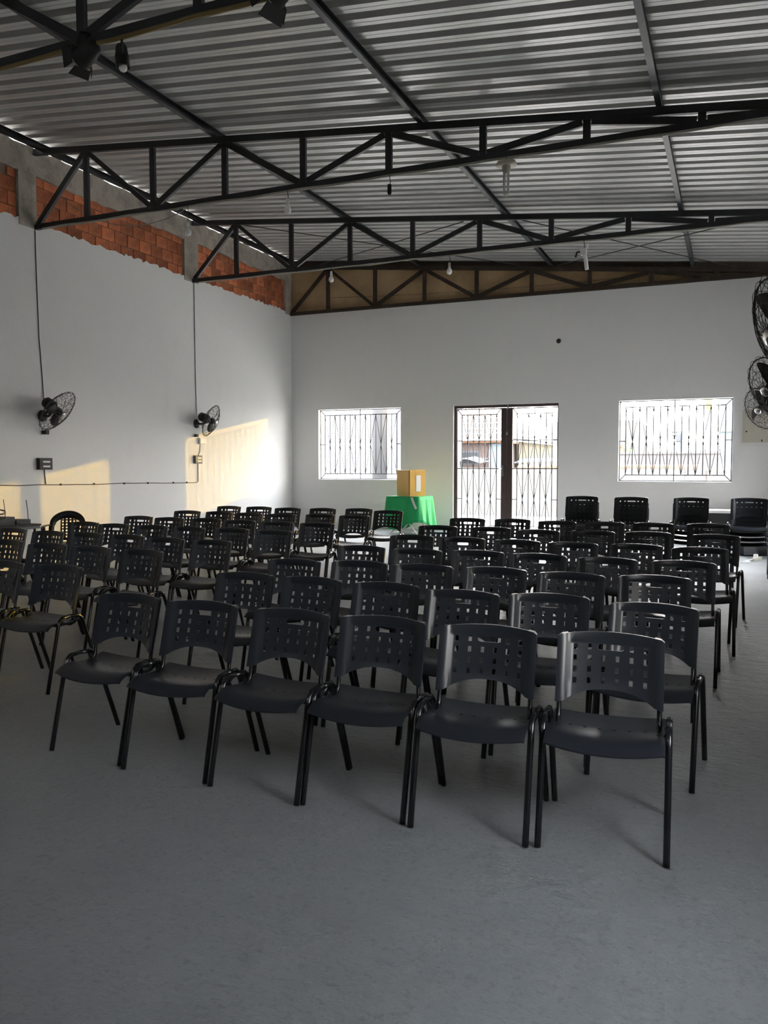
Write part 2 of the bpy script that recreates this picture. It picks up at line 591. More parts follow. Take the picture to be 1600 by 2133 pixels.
def window_grille(n, a, b, c, d, label, nb, dense):
    root = tag(empty('window_%d' % n, (0, 0, 0)), label, None, None, 'structure')
    e = 0.012
    for (p, q) in (((a + e, GY, c + e), (b - e, GY, c + e)), ((a + e, GY, d - e), (b - e, GY, d - e)),
                   ((a + e, GY, c + e), (a + e, GY, d - e)), ((b - e, GY, c + e), (b - e, GY, d - e))):
        bar(p, q, 0.010, root, 'frame_bar')
    m_ = 0.125
    ia, ib, ic, id_ = a + m_, b - m_, c + m_, d - m_
    for (p, q) in (((ia, GY, ic), (ib, GY, ic)), ((ia, GY, id_), (ib, GY, id_))):
        bar(p, q, 0.0105, root, 'rail')
    for (u, v, uu, vv) in ((a, c, ia, ic), (b, c, ib, ic), (a, d, ia, id_), (b, d, ib, id_)):
        bar((u, GY, v), (uu, GY, vv), 0.0095, root, 'corner_bar')
    zc = (c + d) / 2
    bar((a, GY, zc), (ia, GY, zc), 0.009, root, 'corner_bar')
    bar((b, GY, zc), (ib, GY, zc), 0.009, root, 'corner_bar')
    st = (ib - ia) / (nb - 1)
    for i in range(nb):
        xx = ia + st * i
        mid = abs(i - (nb - 1) / 2) < 0.6
        bar((xx, GY, c if mid else ic), (xx, GY, d if mid else id_), 0.0105, root)
    for i in range(0, nb - 1):
        # lozenges: rods from the top of even bars to the middle of odd bars and back
        x0_, x1_ = ia + st * i, ia + st * (i + 1)
        if i % 2:
            x0_, x1_ = x1_, x0_
        for ze in (ic, id_):
            bar((x0_, GY - 0.008, ze), (x1_, GY - 0.008, zc), 0.0062, root, 'diagonal_bar', n=5)
    return root


window_grille(1, *OPEN[0], 'left window with black lozenge grille', 15, True)
window_grille(2, *OPEN[2], 'right window with black lozenge grille', 15, True)

# door: steel frame, two leaves with rod grilles
a, b, c, d = OPEN[1]
door = tag(empty('door_1', (0, 0, 0)), 'double steel door of rod grilles, brown meeting stiles', None, None, 'structure')
fy0, fy1 = YB + 0.06, YB + 0.12
MB().box((a, fy0, d - 0.06), (b, fy1, d)).build('frame_head', M['doorbrown'], door)
MB().box((a, fy0, c), (a + 0.055, fy1, d - 0.06)).build('frame_jamb', M['doorbrown'], door)
MB().box((b - 0.03, fy0, c), (b, fy1, d - 0.06)).build('frame_jamb', M['doorbrown'], door)
xm = -4.33
for (x0_, x1_, sgn) in ((a + 0.06, xm, 1), (xm + 0.004, b - 0.034, -1)):
    leaf = empty('leaf', (0, 0, 0))
    leaf.parent = door
    z0_, z1_ = c + 0.02, d - 0.07
    sw = 0.115
    if sgn > 0:
        MB().box((x1_ - sw, fy0 - 0.005, z0_), (x1_, fy1, z1_)).build('stile', M['doorbrown'], leaf)
        gx0, gx1 = x0_, x1_ - sw
    else:
        MB().box((x0_, fy0, z0_), (x0_ + sw - 0.01, fy1, z1_)).build('stile', M['doorbrown'], leaf)
        gx0, gx1 = x0_ + sw - 0.01, x1_
    MB().box((gx0, fy0 + 0.01, z1_ - 0.02), (gx1, fy1 - 0.01, z1_)).build('rail', M['doorbrown'], leaf)
    MB().box((gx0, fy0 + 0.01, z0_), (gx1, fy1 - 0.01, z0_ + 0.03)).build('rail', M['doorbrown'], leaf)
    MB().box((gx0 - (0.0), fy0 + 0.01, z0_), (gx0 + 0.012, fy1 - 0.01, z1_)).build('stile', M['doorbrown'], leaf)
    mg = 0.105
    ia, ib, ic, id_ = gx0 + mg, gx1 - mg, z0_ + 0.09, z1_ - 0.13
    zm = c + (d - c) * 0.497
    for zz_ in (ic, id_):
        bar((ia, GY, zz_), (ib, GY, zz_), 0.0105, leaf, 'rail')
    bar((gx0, GY, zm), (gx1, GY, zm), 0.0115, leaf, 'rail')
    zu = zm + (id_ - zm) * 0.5 + 0.02
    zl = ic + (zm - ic) * 0.47
    bar((gx0, GY, zu), (ib, GY, zu), 0.010, leaf, 'rail')
    for (p, q) in (((gx0, GY, zl), (ia, GY, zl)), ((ib, GY, zl), (gx1, GY, zl)), ((ib, GY, zu), (gx1, GY, zu)),
                   ((gx0, GY, z1_), (ia, GY, id_)), ((gx1, GY, z1_), (ib, GY, id_)), ((gx0, GY, z0_), (ia, GY, ic)), ((gx1, GY, z0_), (ib, GY, ic))):
        bar(p, q, 0.0095, leaf, 'corner_bar')
    st = (ib - ia) / 6
    for i in range(7):
        xx = ia + st * i
        bar((xx, GY, ic), (xx, GY, z1_ if i == 3 else id_), 0.0105, leaf)
    for (zA, zB, zC) in ((ic, zl, zm), (zm, zu, id_)):
        for i in range(6):
            p0, p1 = ia + st * i, ia + st * (i + 1)
            if i % 2:
                p0, p1 = p1, p0
            bar((p0, GY - 0.008, zA), (p1, GY - 0.008, zB), 0.0062, leaf, 'diagonal_bar', n=5)
            bar((p0, GY - 0.008, zC), (p1, GY - 0.008, zB), 0.0062, leaf, 'diagonal_bar', n=5)
    if sgn > 0:
        mbh = MB().box((x1_ - 0.10, fy0 - 0.02, zm - 0.16), (x1_ - 0.06, fy0 - 0.004, zm + 0.07))
        hd = mbh.build('lock_plate', M['chrome'], leaf)
        MB().tube([(x1_ - 0.08, fy0 - 0.02, zm), (x1_ - 0.08, fy0 - 0.06, zm), (x1_ - 0.15, fy0 - 0.065, zm - 0.01)], 0.009, 8).build('door_handle', M['chrome'], leaf)
    else:
        MB().box((x0_ + 0.01, fy0 - 0.02, z1_ - 0.02), (x0_ + 0.04, fy0, z1_ + 0.06)).build('bolt', M['chrome'], leaf)
        MB().box((x0_ - 0.02, fy0 - 0.02, z1_ - 0.56), (x0_ + 0.035, fy0 - 0.002, z1_ - 0.49)).build('latch', M['chrome'], leaf)

# ================================================================= TRUSSES, PURLINS
TL = ['black steel lattice truss nearest the camera, its lower chord crossing the top left corner',
      'large black lattice truss across the middle of the ceiling, second from camera',
      'black lattice truss between the big middle truss and the back wall',
      'rusty dark lattice truss lying against the brown panels over the back wall']
BAR = 0.078


def truss(y, label, m, ms):
    t = tag(empty('roof_truss', (0, 0, 0)), label, 'truss', 'roof trusses')
    xe = XR + 0.1
    dpt = 0.045
    MB().beam((XL + 0.02, y, chord_z(XL)), (xe, y, chord_z(xe)), 0.085, dpt + 0.012).build('top_chord', m, t)
    MB().beam((XL + 0.02, y, ZB), (xe, y, ZB + 0.002), 0.072, dpt + 0.012).build('bottom_chord', m, t)
    nodes = [X0 + k * DN for k in range(9)]
    for k, xx in enumerate(nodes):
        if xx > XR - 0.1:
            break
        zt = chord_z(xx) - 0.03
        if zt - ZB > 0.12:
            MB().beam((xx, y, ZB + 0.03), (xx, y, zt), BAR, dpt).build('vertical', m, t)
    MB().beam((XL + 0.06, y - 0.001, ZB + 0.03), (X0 - 0.03, y - 0.001, chord_z(X0) - 0.05), BAR, dpt).build('diagonal', m, t)
    for k in range(8):
        xa, xb = nodes[k], nodes[k + 1]
        if xb > XR:
            break
        if k % 2 == 0:
            p, q = (xa + 0.05, y + 0.001, chord_z(xa) - 0.06), (xb - 0.05, y + 0.001, ZB + 0.05)
        else:
            p, q = (xa + 0.05, y + 0.001, ZB + 0.05), (xb - 0.05, y + 0.001, chord_z(xb) - 0.06)
        MB().beam(p, q, BAR * (0.8 if k == 0 else 1), dpt - 0.004).build('diagonal', m, t)
    return t


for i, y in enumerate(TRUSS_Y):
    truss(y, TL[i], M['rust'] if i == 3 else M['steel'], BAR)

PL = [(-9.28, 'black eave purlin running along the top of the left wall'),
      (-6.25, 'leftmost of the three grey purlins under the roof sheets'),
      (-3.415, 'middle one of the three grey purlins under the roof sheets'),
      (-0.79, 'rightmost of the three grey purlins under the roof sheets')]
for (xx, lb) in PL:
    zc = chord_z(xx) + 0.092
    hw = 0.03
    p = MB()
    # open C section: web, two flanges
    p.box((xx - hw, YF, zc - 0.046), (xx - hw + 0.008, YB + 0.05, zc + 0.046))
    p.box((xx - hw + 0.008, YF, zc - 0.046), (xx + hw, YB + 0.05, zc - 0.038))
    p.box((xx - hw + 0.008, YF, zc + 0.038), (xx + hw, YB + 0.05, zc + 0.046))
    p.box((xx + hw - 0.006, YF, zc - 0.038), (xx + hw, YB + 0.05, zc - 0.018))
    tag(p.build('purlin', M['steel'] if xx < -9 else M['purlin']), lb, 'purlin', 'roof purlins')
p = MB().box((XL + 0.03, YB - 0.30, 0), (XR, YB - 0.24, 0.01))
pl = MB().beam((XL + 0.02, YB - 0.01, chord_z(XL) + 0.09), (XR + 0.05, YB - 0.01, chord_z(XR) + 0.09), 0.10, 0.06)
tag(pl.build('gable_beam', M['rust']), 'rusty brown beam under roof sheets along the back wall top', 'beam')

# thin crossed tie rods between the last two trusses
RODS = [((-3.42, 12.78, 5.46), (0.10, 16.2, 5.05), 'thin dark tie rod under roof, right bay, running right toward back wall'),
        ((0.36, 12.78, 5.02), (-3.40, 16.2, 5.42), 'thin dark tie rod under roof, right bay, running left toward back wall'),
        ((-8.55, 12.80, 5.95), (-3.60, 16.3, 5.44), 'thin dark tie rod under roof, left bay, running right toward back wall'),
        ((-4.10, 12.80, 5.46), (-8.60, 16.1, 5.90), 'thin dark tie rod under roof, left bay, running left toward back wall')]
for (p, q, lb) in RODS:
    tag(MB().tube([p, q], 0.009, 6).build('tie_rod', M['wire']), lb, 'rod', 'roof tie rods')


# ---------------------------------------------------------------- cables, bulbs, lamps
def sag(p, q, s, n=10):
    p, q = Vector(p), Vector(q)
    return [p.lerp(q, i / n) + Vector((0, 0, -s * 4 * (i / n) * (1 - i / n))) for i in range(n + 1)]


def wander(y, x0, x1, z, amp, n=26):
    return [(x0 + (x1 - x0) * i / n, y, z + amp * math.sin(i * 1.9) * random.uniform(0.2, 1)) for i in range(n + 1)]


tag(MB().tube(wander(5.27, XL + 0.1, XR, ZB - 0.062, 0.012), 0.018, 6).build('power_cable', M['yellowCable']),
    'thick yellowish cable along lower chord of nearest truss', 'cable')
tag(MB().tube(wander(8.98, XL + 0.2, XR, ZB - 0.052, 0.012), 0.014, 6).build('power_cable', M['paleCable']),
    'pale cable clipped under lower chord of big middle truss', 'cable')
tag(MB().tube(wander(12.71, XL + 0.2, XR, ZB - 0.05, 0.014), 0.012, 6).build('power_cable', M['paleCable']),
    'pale cable under lower chord of truss nearest the back wall', 'cable')
tag(MB().tube(sag((-9.3, 9.4, 5.55), (-6.65, 9.02, 4.93), 0.35, 14), 0.006, 5).build('loose_wire', M['paleCable']),
    'loose pale wire looping across the bare bricks', 'wire')
tag(MB().tube(sag((-9.25, 12.9, 5.15), (-9.34, 15.9, 5.5), 0.2, 14), 0.006, 5).build('loose_wire', M['yellowCable']),
    'loose yellow wire hanging over bricks beside the back corner', 'wire')
tag(MB().tube(sag((-8.3, 16.36, 5.25), (-1.2, 16.36, 5.15), 0.08, 14), 0.004, 5).build('loose_wire', M['wire']),
    'thin dark wire strung across the brown panels', 'wire')


def pendant(x, y, z, ztop, label, kind='bulb'):
    t = tag(empty('pendant_lamp', (x, y, z)), label, 'lamp', 'hanging lamps')
    L = ztop - z
    MB().tube([(0, 0, L), (0.012, 0, L * 0.6), (0, 0, 0.12)], 0.005, 5).build('cord', M['wire'], t)
    if kind == 'bulb':
        MB().lathe([(0.001, 0.13), (0.020, 0.125), (0.022, 0.06), (0.001, 0.058)], 12).build('socket', M['white'] if random.random() < .6 else M['beige'], t)
        MB().lathe([(0.016, 0.06), (0.022, 0.04), (0.038, 0.015), (0.045, -0.015), (0.038, -0.045), (0.02, -0.06), (0.001, -0.063)], 16).build('bulb', M['bulb'], t)
    elif kind == 'socket':
        MB().lathe([(0.001, 0.12), (0.024, 0.115), (0.026, 0.02), (0.018, 0.0), (0.001, 0.005)], 12).build('socket', M['black'], t)
    elif kind == 'plate':
        MB().lathe([(0.001, 0.10), (0.10, 0.095), (0.12, 0.06), (0.10, 0.045), (0.001, 0.05)], 20).build('shade', M['beige'], t)
        MB().lathe([(0.05, 0.05), (0.05, 0.0), (0.03, -0.03), (0.001, -0.03)], 14).build('socket', M['beige'], t)
        MB().tube([(-0.022, 0, -0.02), (-0.022, 0, -0.25), (0.0, 0, -0.27), (0.022, 0, -0.25), (0.022, 0, -0.02)], 0.016, 8).build('lamp_tube', M['bulb'], t)
    else:
        MB().box((-0.05, -0.03, 0.03), (0.04, 0.03, 0.13)).build('socket', M['white'], t)
        MB().tube([(0.0, 0, 0.05), (0.03, 0, -0.03), (0.05, 0, -0.19)], [0.025, 0.03, 0.03], 8).build('lamp_tube', M['bulb'], t)
        MB().tube([(-0.02, 0, 0.09), (-0.10, 0, 0.08), (-0.12, 0, 0.01)], 0.016, 6).build('clip_arm', M['black'], t)
        MB().tube([(0.03, 0, 0.1), (0.06, 0, 0.19)], 0.014, 6).build('clip_arm', M['white'], t)
    return t


pendant(-6.65, 8.97, 4.60, 4.93, 'bare white bulb in front of brick, leftmost on the big middle truss')
pendant(-5.15, 8.97, 4.70, 4.93, 'bare white bulb on cord, second from left under big middle truss')
pendant(-3.78, 8.97, 4.70, 4.93, 'empty black lamp socket hanging under the big middle truss', 'socket')
pendant(-2.38, 8.97, 4.78, 4.93, 'round plated fitting with tubular lamp under the big middle truss', 'plate')
pendant(-6.44, 12.70, 4.74, 4.93, 'bare white bulb before the left part of brown panels')
pendant(-4.30, 12.70, 4.68, 4.93, 'bare white bulb before the middle of brown panels')
pendant(-2.16, 12.70, 4.68, 4.93, 'broken white lamp holder dangling under truss nearest back wall', 'broken')


def par_can(x, y, z, ztop, dirn, r, ln, label, doors=True, lamp=False):
    """stage light: can, yoke, barn doors; dirn is where it looks"""
    t = tag(empty('stage_light', (x, y, z)), label, 'spotlight', 'stage lights')
    d = Vector(dirn).normalized()
    s = d.cross(Vector((0, 0, 1)))
    if s.length < 0.05:
        s = Vector((1, 0, 0))
    s.normalize()
    u = s.cross(d).normalized()
    MB().lathe([(0.001, -ln * 0.55), (r * 0.55, -ln * 0.52), (r * 0.8, -ln * 0.40), (r * 0.9, -ln * 0.1), (r, 0), (r, ln * 0.45), (r * 1.08, ln * 0.46), (r * 1.08, ln * 0.5),
                (r * 0.95, ln * 0.5), (r * 0.93, ln * 0.3)], 20, (0, 0, 0), d).build('can', M['black'], t)
    MB().lathe([(0.001, ln * 0.33), (r * 0.93, ln * 0.3)], 20, (0, 0, 0), d).build('lens', M['cyanglass'], t)
    # yoke
    top = Vector((0, 0, r * 1.75))
    pts = [s * (r * 1.12), s * (r * 1.12) + Vector((0, 0, r * 0.8)), s * (r * 0.8) + Vector((0, 0, r * 1.5)), top,
           -s * (r * 0.8) + Vector((0, 0, r * 1.5)), -s * (r * 1.12) + Vector((0, 0, r * 0.8)), -s * (r * 1.12)]
    MB().tube(pts, 0.012, 6).build('yoke', M['black'], t)
    MB().tube([top, (0, 0, ztop - z)], 0.010, 6).build('hanger', M['black'], t)
    if doors:
        for (ax, bx) in ((s, u), (-s, u), (u, s), (-u, s)):
            e = d * (ln * 0.5) + ax * r
            o = e + d * (r * 0.9) + ax * (r * 0.42)
            wv = bx * (r * 0.8)
            n_ = (o - e).cross(bx).normalized() * 0.002
            MB().add([e - wv + n_, e + wv + n_, o + wv * 1.3 + n_, o - wv * 1.3 + n_, e - wv - n_, e + wv - n_, o + wv * 1.3 - n_, o - wv * 1.3 - n_],
                     [(0, 1, 2, 3), (7, 6, 5, 4), (0, 4, 5, 1), (1, 5, 6, 2), (2, 6, 7, 3), (3, 7, 4, 0)]).build('barn_door', M['black'], t)
    if lamp:
        MB().sphere(d * (ln * 0.52), r * 0.62).build('bulb', M['bulb'], t)
    return t


par_can(-4.86, 5.27, 4.86, 4.93, (-0.85, 0.25, -0.18), 0.085, 0.20, 'black stage light with barn doors, left end of nearest truss')
par_can(-4.515, 5.27, 4.76, 4.93, (0.05, 0.05, -1), 0.055, 0.17, 'small black can light hanging straight down on a thin cord', False, True)
par_can(-3.05, 5.24, 4.97, 5.25, (-0.75, 0.2, -0.35), 0.11, 0.20, 'boxy black stage light at top centre of the nearest truss')
par_can(0.12, 5.24, 4.36, 4.93, (-0.5, 0.3, -0.4), 0.10, 0.22, 'black stage light cut by the top right edge of photo', False)


# ================================================================= WALL FANS
def wall_fan(mount, axis, arm, D, label, swirl=18):
    """mount: point on the wall; arm: vector from mount to the motor; axis: where the fan blows"""
    t = tag(empty('wall_fan', mount), label, 'fan', 'wall fans')
    a = Vector(axis).normalized()
    hub = Vector(arm)
    inx = Vector((1, 0, 0)) if mount[0] < -5 else Vector((-1, 0, 0))
    MB().lathe([(0.001, 0.0), (0.085, 0.0), (0.085, 0.02), (0.06, 0.035), (0.03, 0.05), (0.001, 0.05)], 18, (0, 0, 0), inx).build('mount_plate', M['black'], t)
    MB().tube([inx * 0.03, inx * 0.12 + Vector((0, 0, -0.005)), hub - a * 0.10 - Vector((0, 0, 0.07)), hub - a * 0.12], 0.020, 8).build('arm', M['black'], t)
    rot = Vector((0, 0, 1)).rotation_difference(a).to_matrix().to_4x4()
    rot.translation = hub
    R_ = D / 2
    MB().lathe([(0.001, -0.26), (0.05, -0.255), (0.078, -0.23), (0.085, -0.18), (0.085, -0.09), (0.06, -0.06), (0.025, -0.05), (0.02, 0.02), (0.001, 0.02)], 18).xf(rot).build('motor', M['black'], t)
    MB().box((-0.05, 0.05, -0.22), (0.05, 0.13, -0.12)).xf(rot).build('switch_box', M['black'], t)
    MB().lathe([(0.001, 0.075), (0.035, 0.07), (0.055, 0.05), (0.06, 0.02), (0.055, -0.02), (0.001, -0.02)], 18).xf(rot).build('hub', M['black'], t)
    # three swept blades
    for k in range(3):
        b = MB()
        nseg = 8
        vs, fs = [], []
        for i in range(nseg + 1):
            f = i / nseg
            rr = 0.045 + (R_ - 0.075) * f
            wd = 0.055 + 0.075 * math.sin(math.pi * min(1, f * 0.85 + 0.1))
            if f > 0.85:
                wd *= 1 - (f - 0.85) * 4
            th = 0.42 * f * f
            ca, sa = math.cos(th), math.sin(th)
            tilt = 0.55 - 0.25 * f
            for s_ in (-1, 1):
                q = Vector((rr * ca - s_ * wd * 0.5 * math.cos(tilt) * sa, rr * sa + s_ * wd * 0.5 * math.cos(tilt) * ca, 0.01 + s_ * wd * 0.5 * math.sin(tilt)))
                vs.append(q)
        n0 = len(vs)
        vs += [v + Vector((0, 0, 0.004)) for v in vs]
        for i in range(nseg):
            p = 2 * i
            fs += [(p, p + 1, p + 3, p + 2), (n0 + p, n0 + p + 2, n0 + p + 3, n0 + p + 1), (p, p + 2, n0 + p + 2, n0 + p), (p + 1, n0 + p + 1, n0 + p + 3, p + 3)]
        fs += [(0, n0, n0 + 1, 1), (2 * nseg, 2 * nseg + 1, n0 + 2 * nseg + 1, n0 + 2 * nseg)]
        b.add(vs, fs, True)
        b.xf(rot @ Matrix.Rotation(2 * math.pi * k / 3 + 0.5, 4, 'Z')).build('blade', M['black'], t)
    # cage: rim, front net of crossed wires, rear net
    MB().tube([(R_ * math.cos(2 * math.pi * i / 48), R_ * math.sin(2 * math.pi * i / 48), 0.0) for i in range(48)], 0.006, 6, closed=True).xf(rot).build('rim', M['wire'], t)
    g = MB()

    def dome(f, side):
        return side * (0.105 * math.cos(f * math.pi / 2) ** 0.8 if f < 1 else 0.0)
    for side in (1, -1):
        r0 = 0.055 if side > 0 else 0.09
        nw = swirl
        for fam in (1, -1):
            for k in range(nw):
                pts = []
                for i in range(9):
                    f = i / 8 * 1.06
                    rr = r0 + (R_ - r0) * f
                    th = 2 * math.pi * k / nw + fam * 0.62 * f
                    pts.append((rr * math.cos(th), rr * math.sin(th), dome(min(f, 1), side)))
                # little return loop past the rim
                g.tube(pts, 0.0022, 4, cap=False)
        for rr in (r0, r0 + 0.004):
            g.tube([(rr * math.cos(2 * math.pi * i / 24), rr * math.sin(2 * math.pi * i / 24), dome(0, side)) for i in range(24)], 0.004, 5, closed=True)
        fm = 0.55
        rr = r0 + (R_ - r0) * fm
        g.tube([(rr * math.cos(2 * math.pi * i / 36), rr * math.sin(2 * math.pi * i / 36), dome(fm, side)) for i in range(36)], 0.003, 5, closed=True)
    # scalloped loops that join the crossed wires outside the rim
    nn = swirl * 8
    g.tube([((R_ + 0.006 + 0.018 * abs(math.sin(swirl * math.pi * i / nn))) * math.cos(2 * math.pi * i / nn),
             (R_ + 0.006 + 0.018 * abs(math.sin(swirl * math.pi * i / nn))) * math.sin(2 * math.pi * i / nn), 0.0) for i in range(nn)], 0.0022, 4, closed=True)
    g.xf(rot).build('guard', M['wire'], t)
    MB().lathe([(0.001, 0.125), (0.04, 0.122), (0.055, 0.112), (0.055, 0.104), (0.001, 0.104)], 18).xf(rot).build('centre_cap', M['chrome'], t)
    return t


wall_fan((XL, 9.08, 2.26), (0.76, 0.20, -0.60), (0.33, -0.03, 0.06), 0.66, 'black wall fan tilted down on left wall, nearer the camera')
wall_fan((XL, 12.82, 2.32), (0.88, 0.22, -0.38), (0.32, 0.03, 0.05), 0.60, 'black wall fan on left wall, nearer the back corner')
wall_fan((XR, 12.75, 2.30), (-0.62, -0.66, -0.36), (-0.50, -0.10, 0.03), 0.60, 'lowest black wall fan at right edge, beside the beige panel')
wall_fan((XR, 9.00, 2.30), (-0.70, -0.55, -0.42), (-0.52, -0.08, 0.0), 0.62, 'middle black wall fan of the three at right edge')
wall_fan((XR, 5.30, 2.30), (-0.80, -0.34, -0.36), (-0.60, -0.05, 0.0), 0.64, 'topmost large fan cage cut by the right edge', 20)

# wires and boxes on the left wall
W = XL + 0.008


def wall_wire(pts, label, m='wire', r=0.0065):
    tag(MB().tube(pts, r, 5).build('wall_cable', M[m]), label, 'cable')


wall_wire([(W, 9.02, 4.93), (W, 9.03, 4.2), (W, 9.05, 3.4), (W, 9.10, 2.7), (W + 0.02, 9.10, 2.36)], 'thin dark cable down left wall to the nearer fan')
wall_wire([(W, 12.80, 4.94), (W, 12.80, 4.0), (W, 12.81, 3.2), (W, 12.82, 2.7), (W + 0.02, 12.82, 2.40)], 'thin dark cable down left wall to the fan near corner')
pts = [(W, 6.6, 1.26)]
y = 6.9
while y < 12.7:
    pts.append((W, y, 1.262 - 0.009 * (y - 7) + random.uniform(-0.008, 0.008)))
    y += 0.35
pts += [(W, 12.80, 1.21), (W, 12.85, 1.23), (W, 12.85, 1.56)]
hc = MB().tube(pts, 0.0065, 5)
ho = tag(hc.build('wall_cable', M['wire']), 'long dark cable running level along left wall above the chairs', 'cable')
for yc in (8.0, 9.4, 10.1, 10.8, 11.4, 12.1, 12.5):
    MB().box((XL, yc - 0.012, 1.25 - 0.009 * (yc - 7)), (XL + 0.02, yc + 0.012, 1.28 - 0.009 * (yc - 7))).build('clip', M['black'], ho)
wall_wire([(W, 9.09, 1.475), (W, 9.10, 1.36), (W, 9.11, 1.255)], 'short cable from black wall box to level cable')
wall_wire([(W, 12.93, 1.93), (W, 12.92, 1.80), (W, 12.86, 1.71)], 'short cable joining the two boxes under the far fan', 'paleCable')


def wall_box(y0, y1, z0, z1, dp, m, label, slot=True):
    t = tag(empty('switch_box', (XL, (y0 + y1) / 2, z0)), label, 'switch')
    hy, hz = (y1 - y0) / 2, z1 - z0
    b = MB()
    e = 0.012
    b.add([(0, -hy, 0), (0, hy, 0), (0, hy, hz), (0, -hy, hz), (dp - e, -hy, 0), (dp - e, hy, 0), (dp - e, hy, hz), (dp - e, -hy, hz),
           (dp, -hy + e, e), (dp, hy - e, e), (dp, hy - e, hz - e), (dp, -hy + e, hz - e)],
          [(8, 9, 10, 11), (4, 5, 9, 8), (5, 6, 10, 9), (6, 7, 11, 10), (7, 4, 8, 11), (0, 1, 5, 4), (1, 2, 6, 5), (2, 3, 7, 6), (3, 0, 4, 7)])
    b.build('case', M[m], t)
    if slot:
        for zz_ in (0.28, 0.68):
            MB().box((dp, -hy * 0.5, hz * zz_ - 0.012), (dp + 0.008, hy * 0.5, hz * zz_ + 0.012)).build('switch', M['white'], t)
    return t


wall_box(8.95, 9.21, 1.47, 1.64, 0.06, 'black', 'black switch box under the nearer left wall fan')
wall_box(12.72, 12.95, 1.57, 1.72, 0.05, 'darkgrey', 'grey switch box under the far left wall fan, lower one')
wall_box(12.87, 13.06, 1.94, 2.06, 0.05, 'white', 'white socket box close under the far left wall fan', False)
wall_box(9.06, 9.14, 1.99, 2.05, 0.08, 'black', 'small black knob below the nearer left wall fan', False)
wall_box(12.75, 12.83, 2.07, 2.12, 0.06, 'black', 'small black knob below the far left wall fan', False)

# back wall: beige distribution panel, small round cap
t = tag(empty('panel_box', (0.50, YB - 0.002, 1.95)), 'beige metal panel on back wall at the right edge', 'panel')
MB().box((-0.37, -0.10, 0), (0.33, 0, 0.60)).build('case', M['beige'], t)
MB().box((-0.385, -0.105, 0.0), (-0.37, 0, 0.62)).build('edge_strip', M['white'], t)
MB().lathe([(0.001, 0.012), (0.012, 0.012), (0.014, 0)], 10, (-0.30, -0.10, 0.2), (0, -1, 0)).build('screw', M['black'], t)
MB().box((-0.05, -0.115, 0.01), (-0.03, -0.10, 0.05)).build('latch', M['black'], t)
MB_ = MB().lathe([(0.001, 0.02), (0.025, 0.02), (0.045, 0.008), (0.048, 0.0)], 16, (-3.27, YB, 4.01), (0, -1, 0))
tag(MB_.build('vent_cap_disc', M['black']), 'small dark round cap high on the back wall', 'cap')

# ================================================================= CHAIRS
BW = 0.22


def back_y(u, z):
    return 0.07 + 0.27 * (z - 0.5) - 0.052 * (u / BW) ** 2


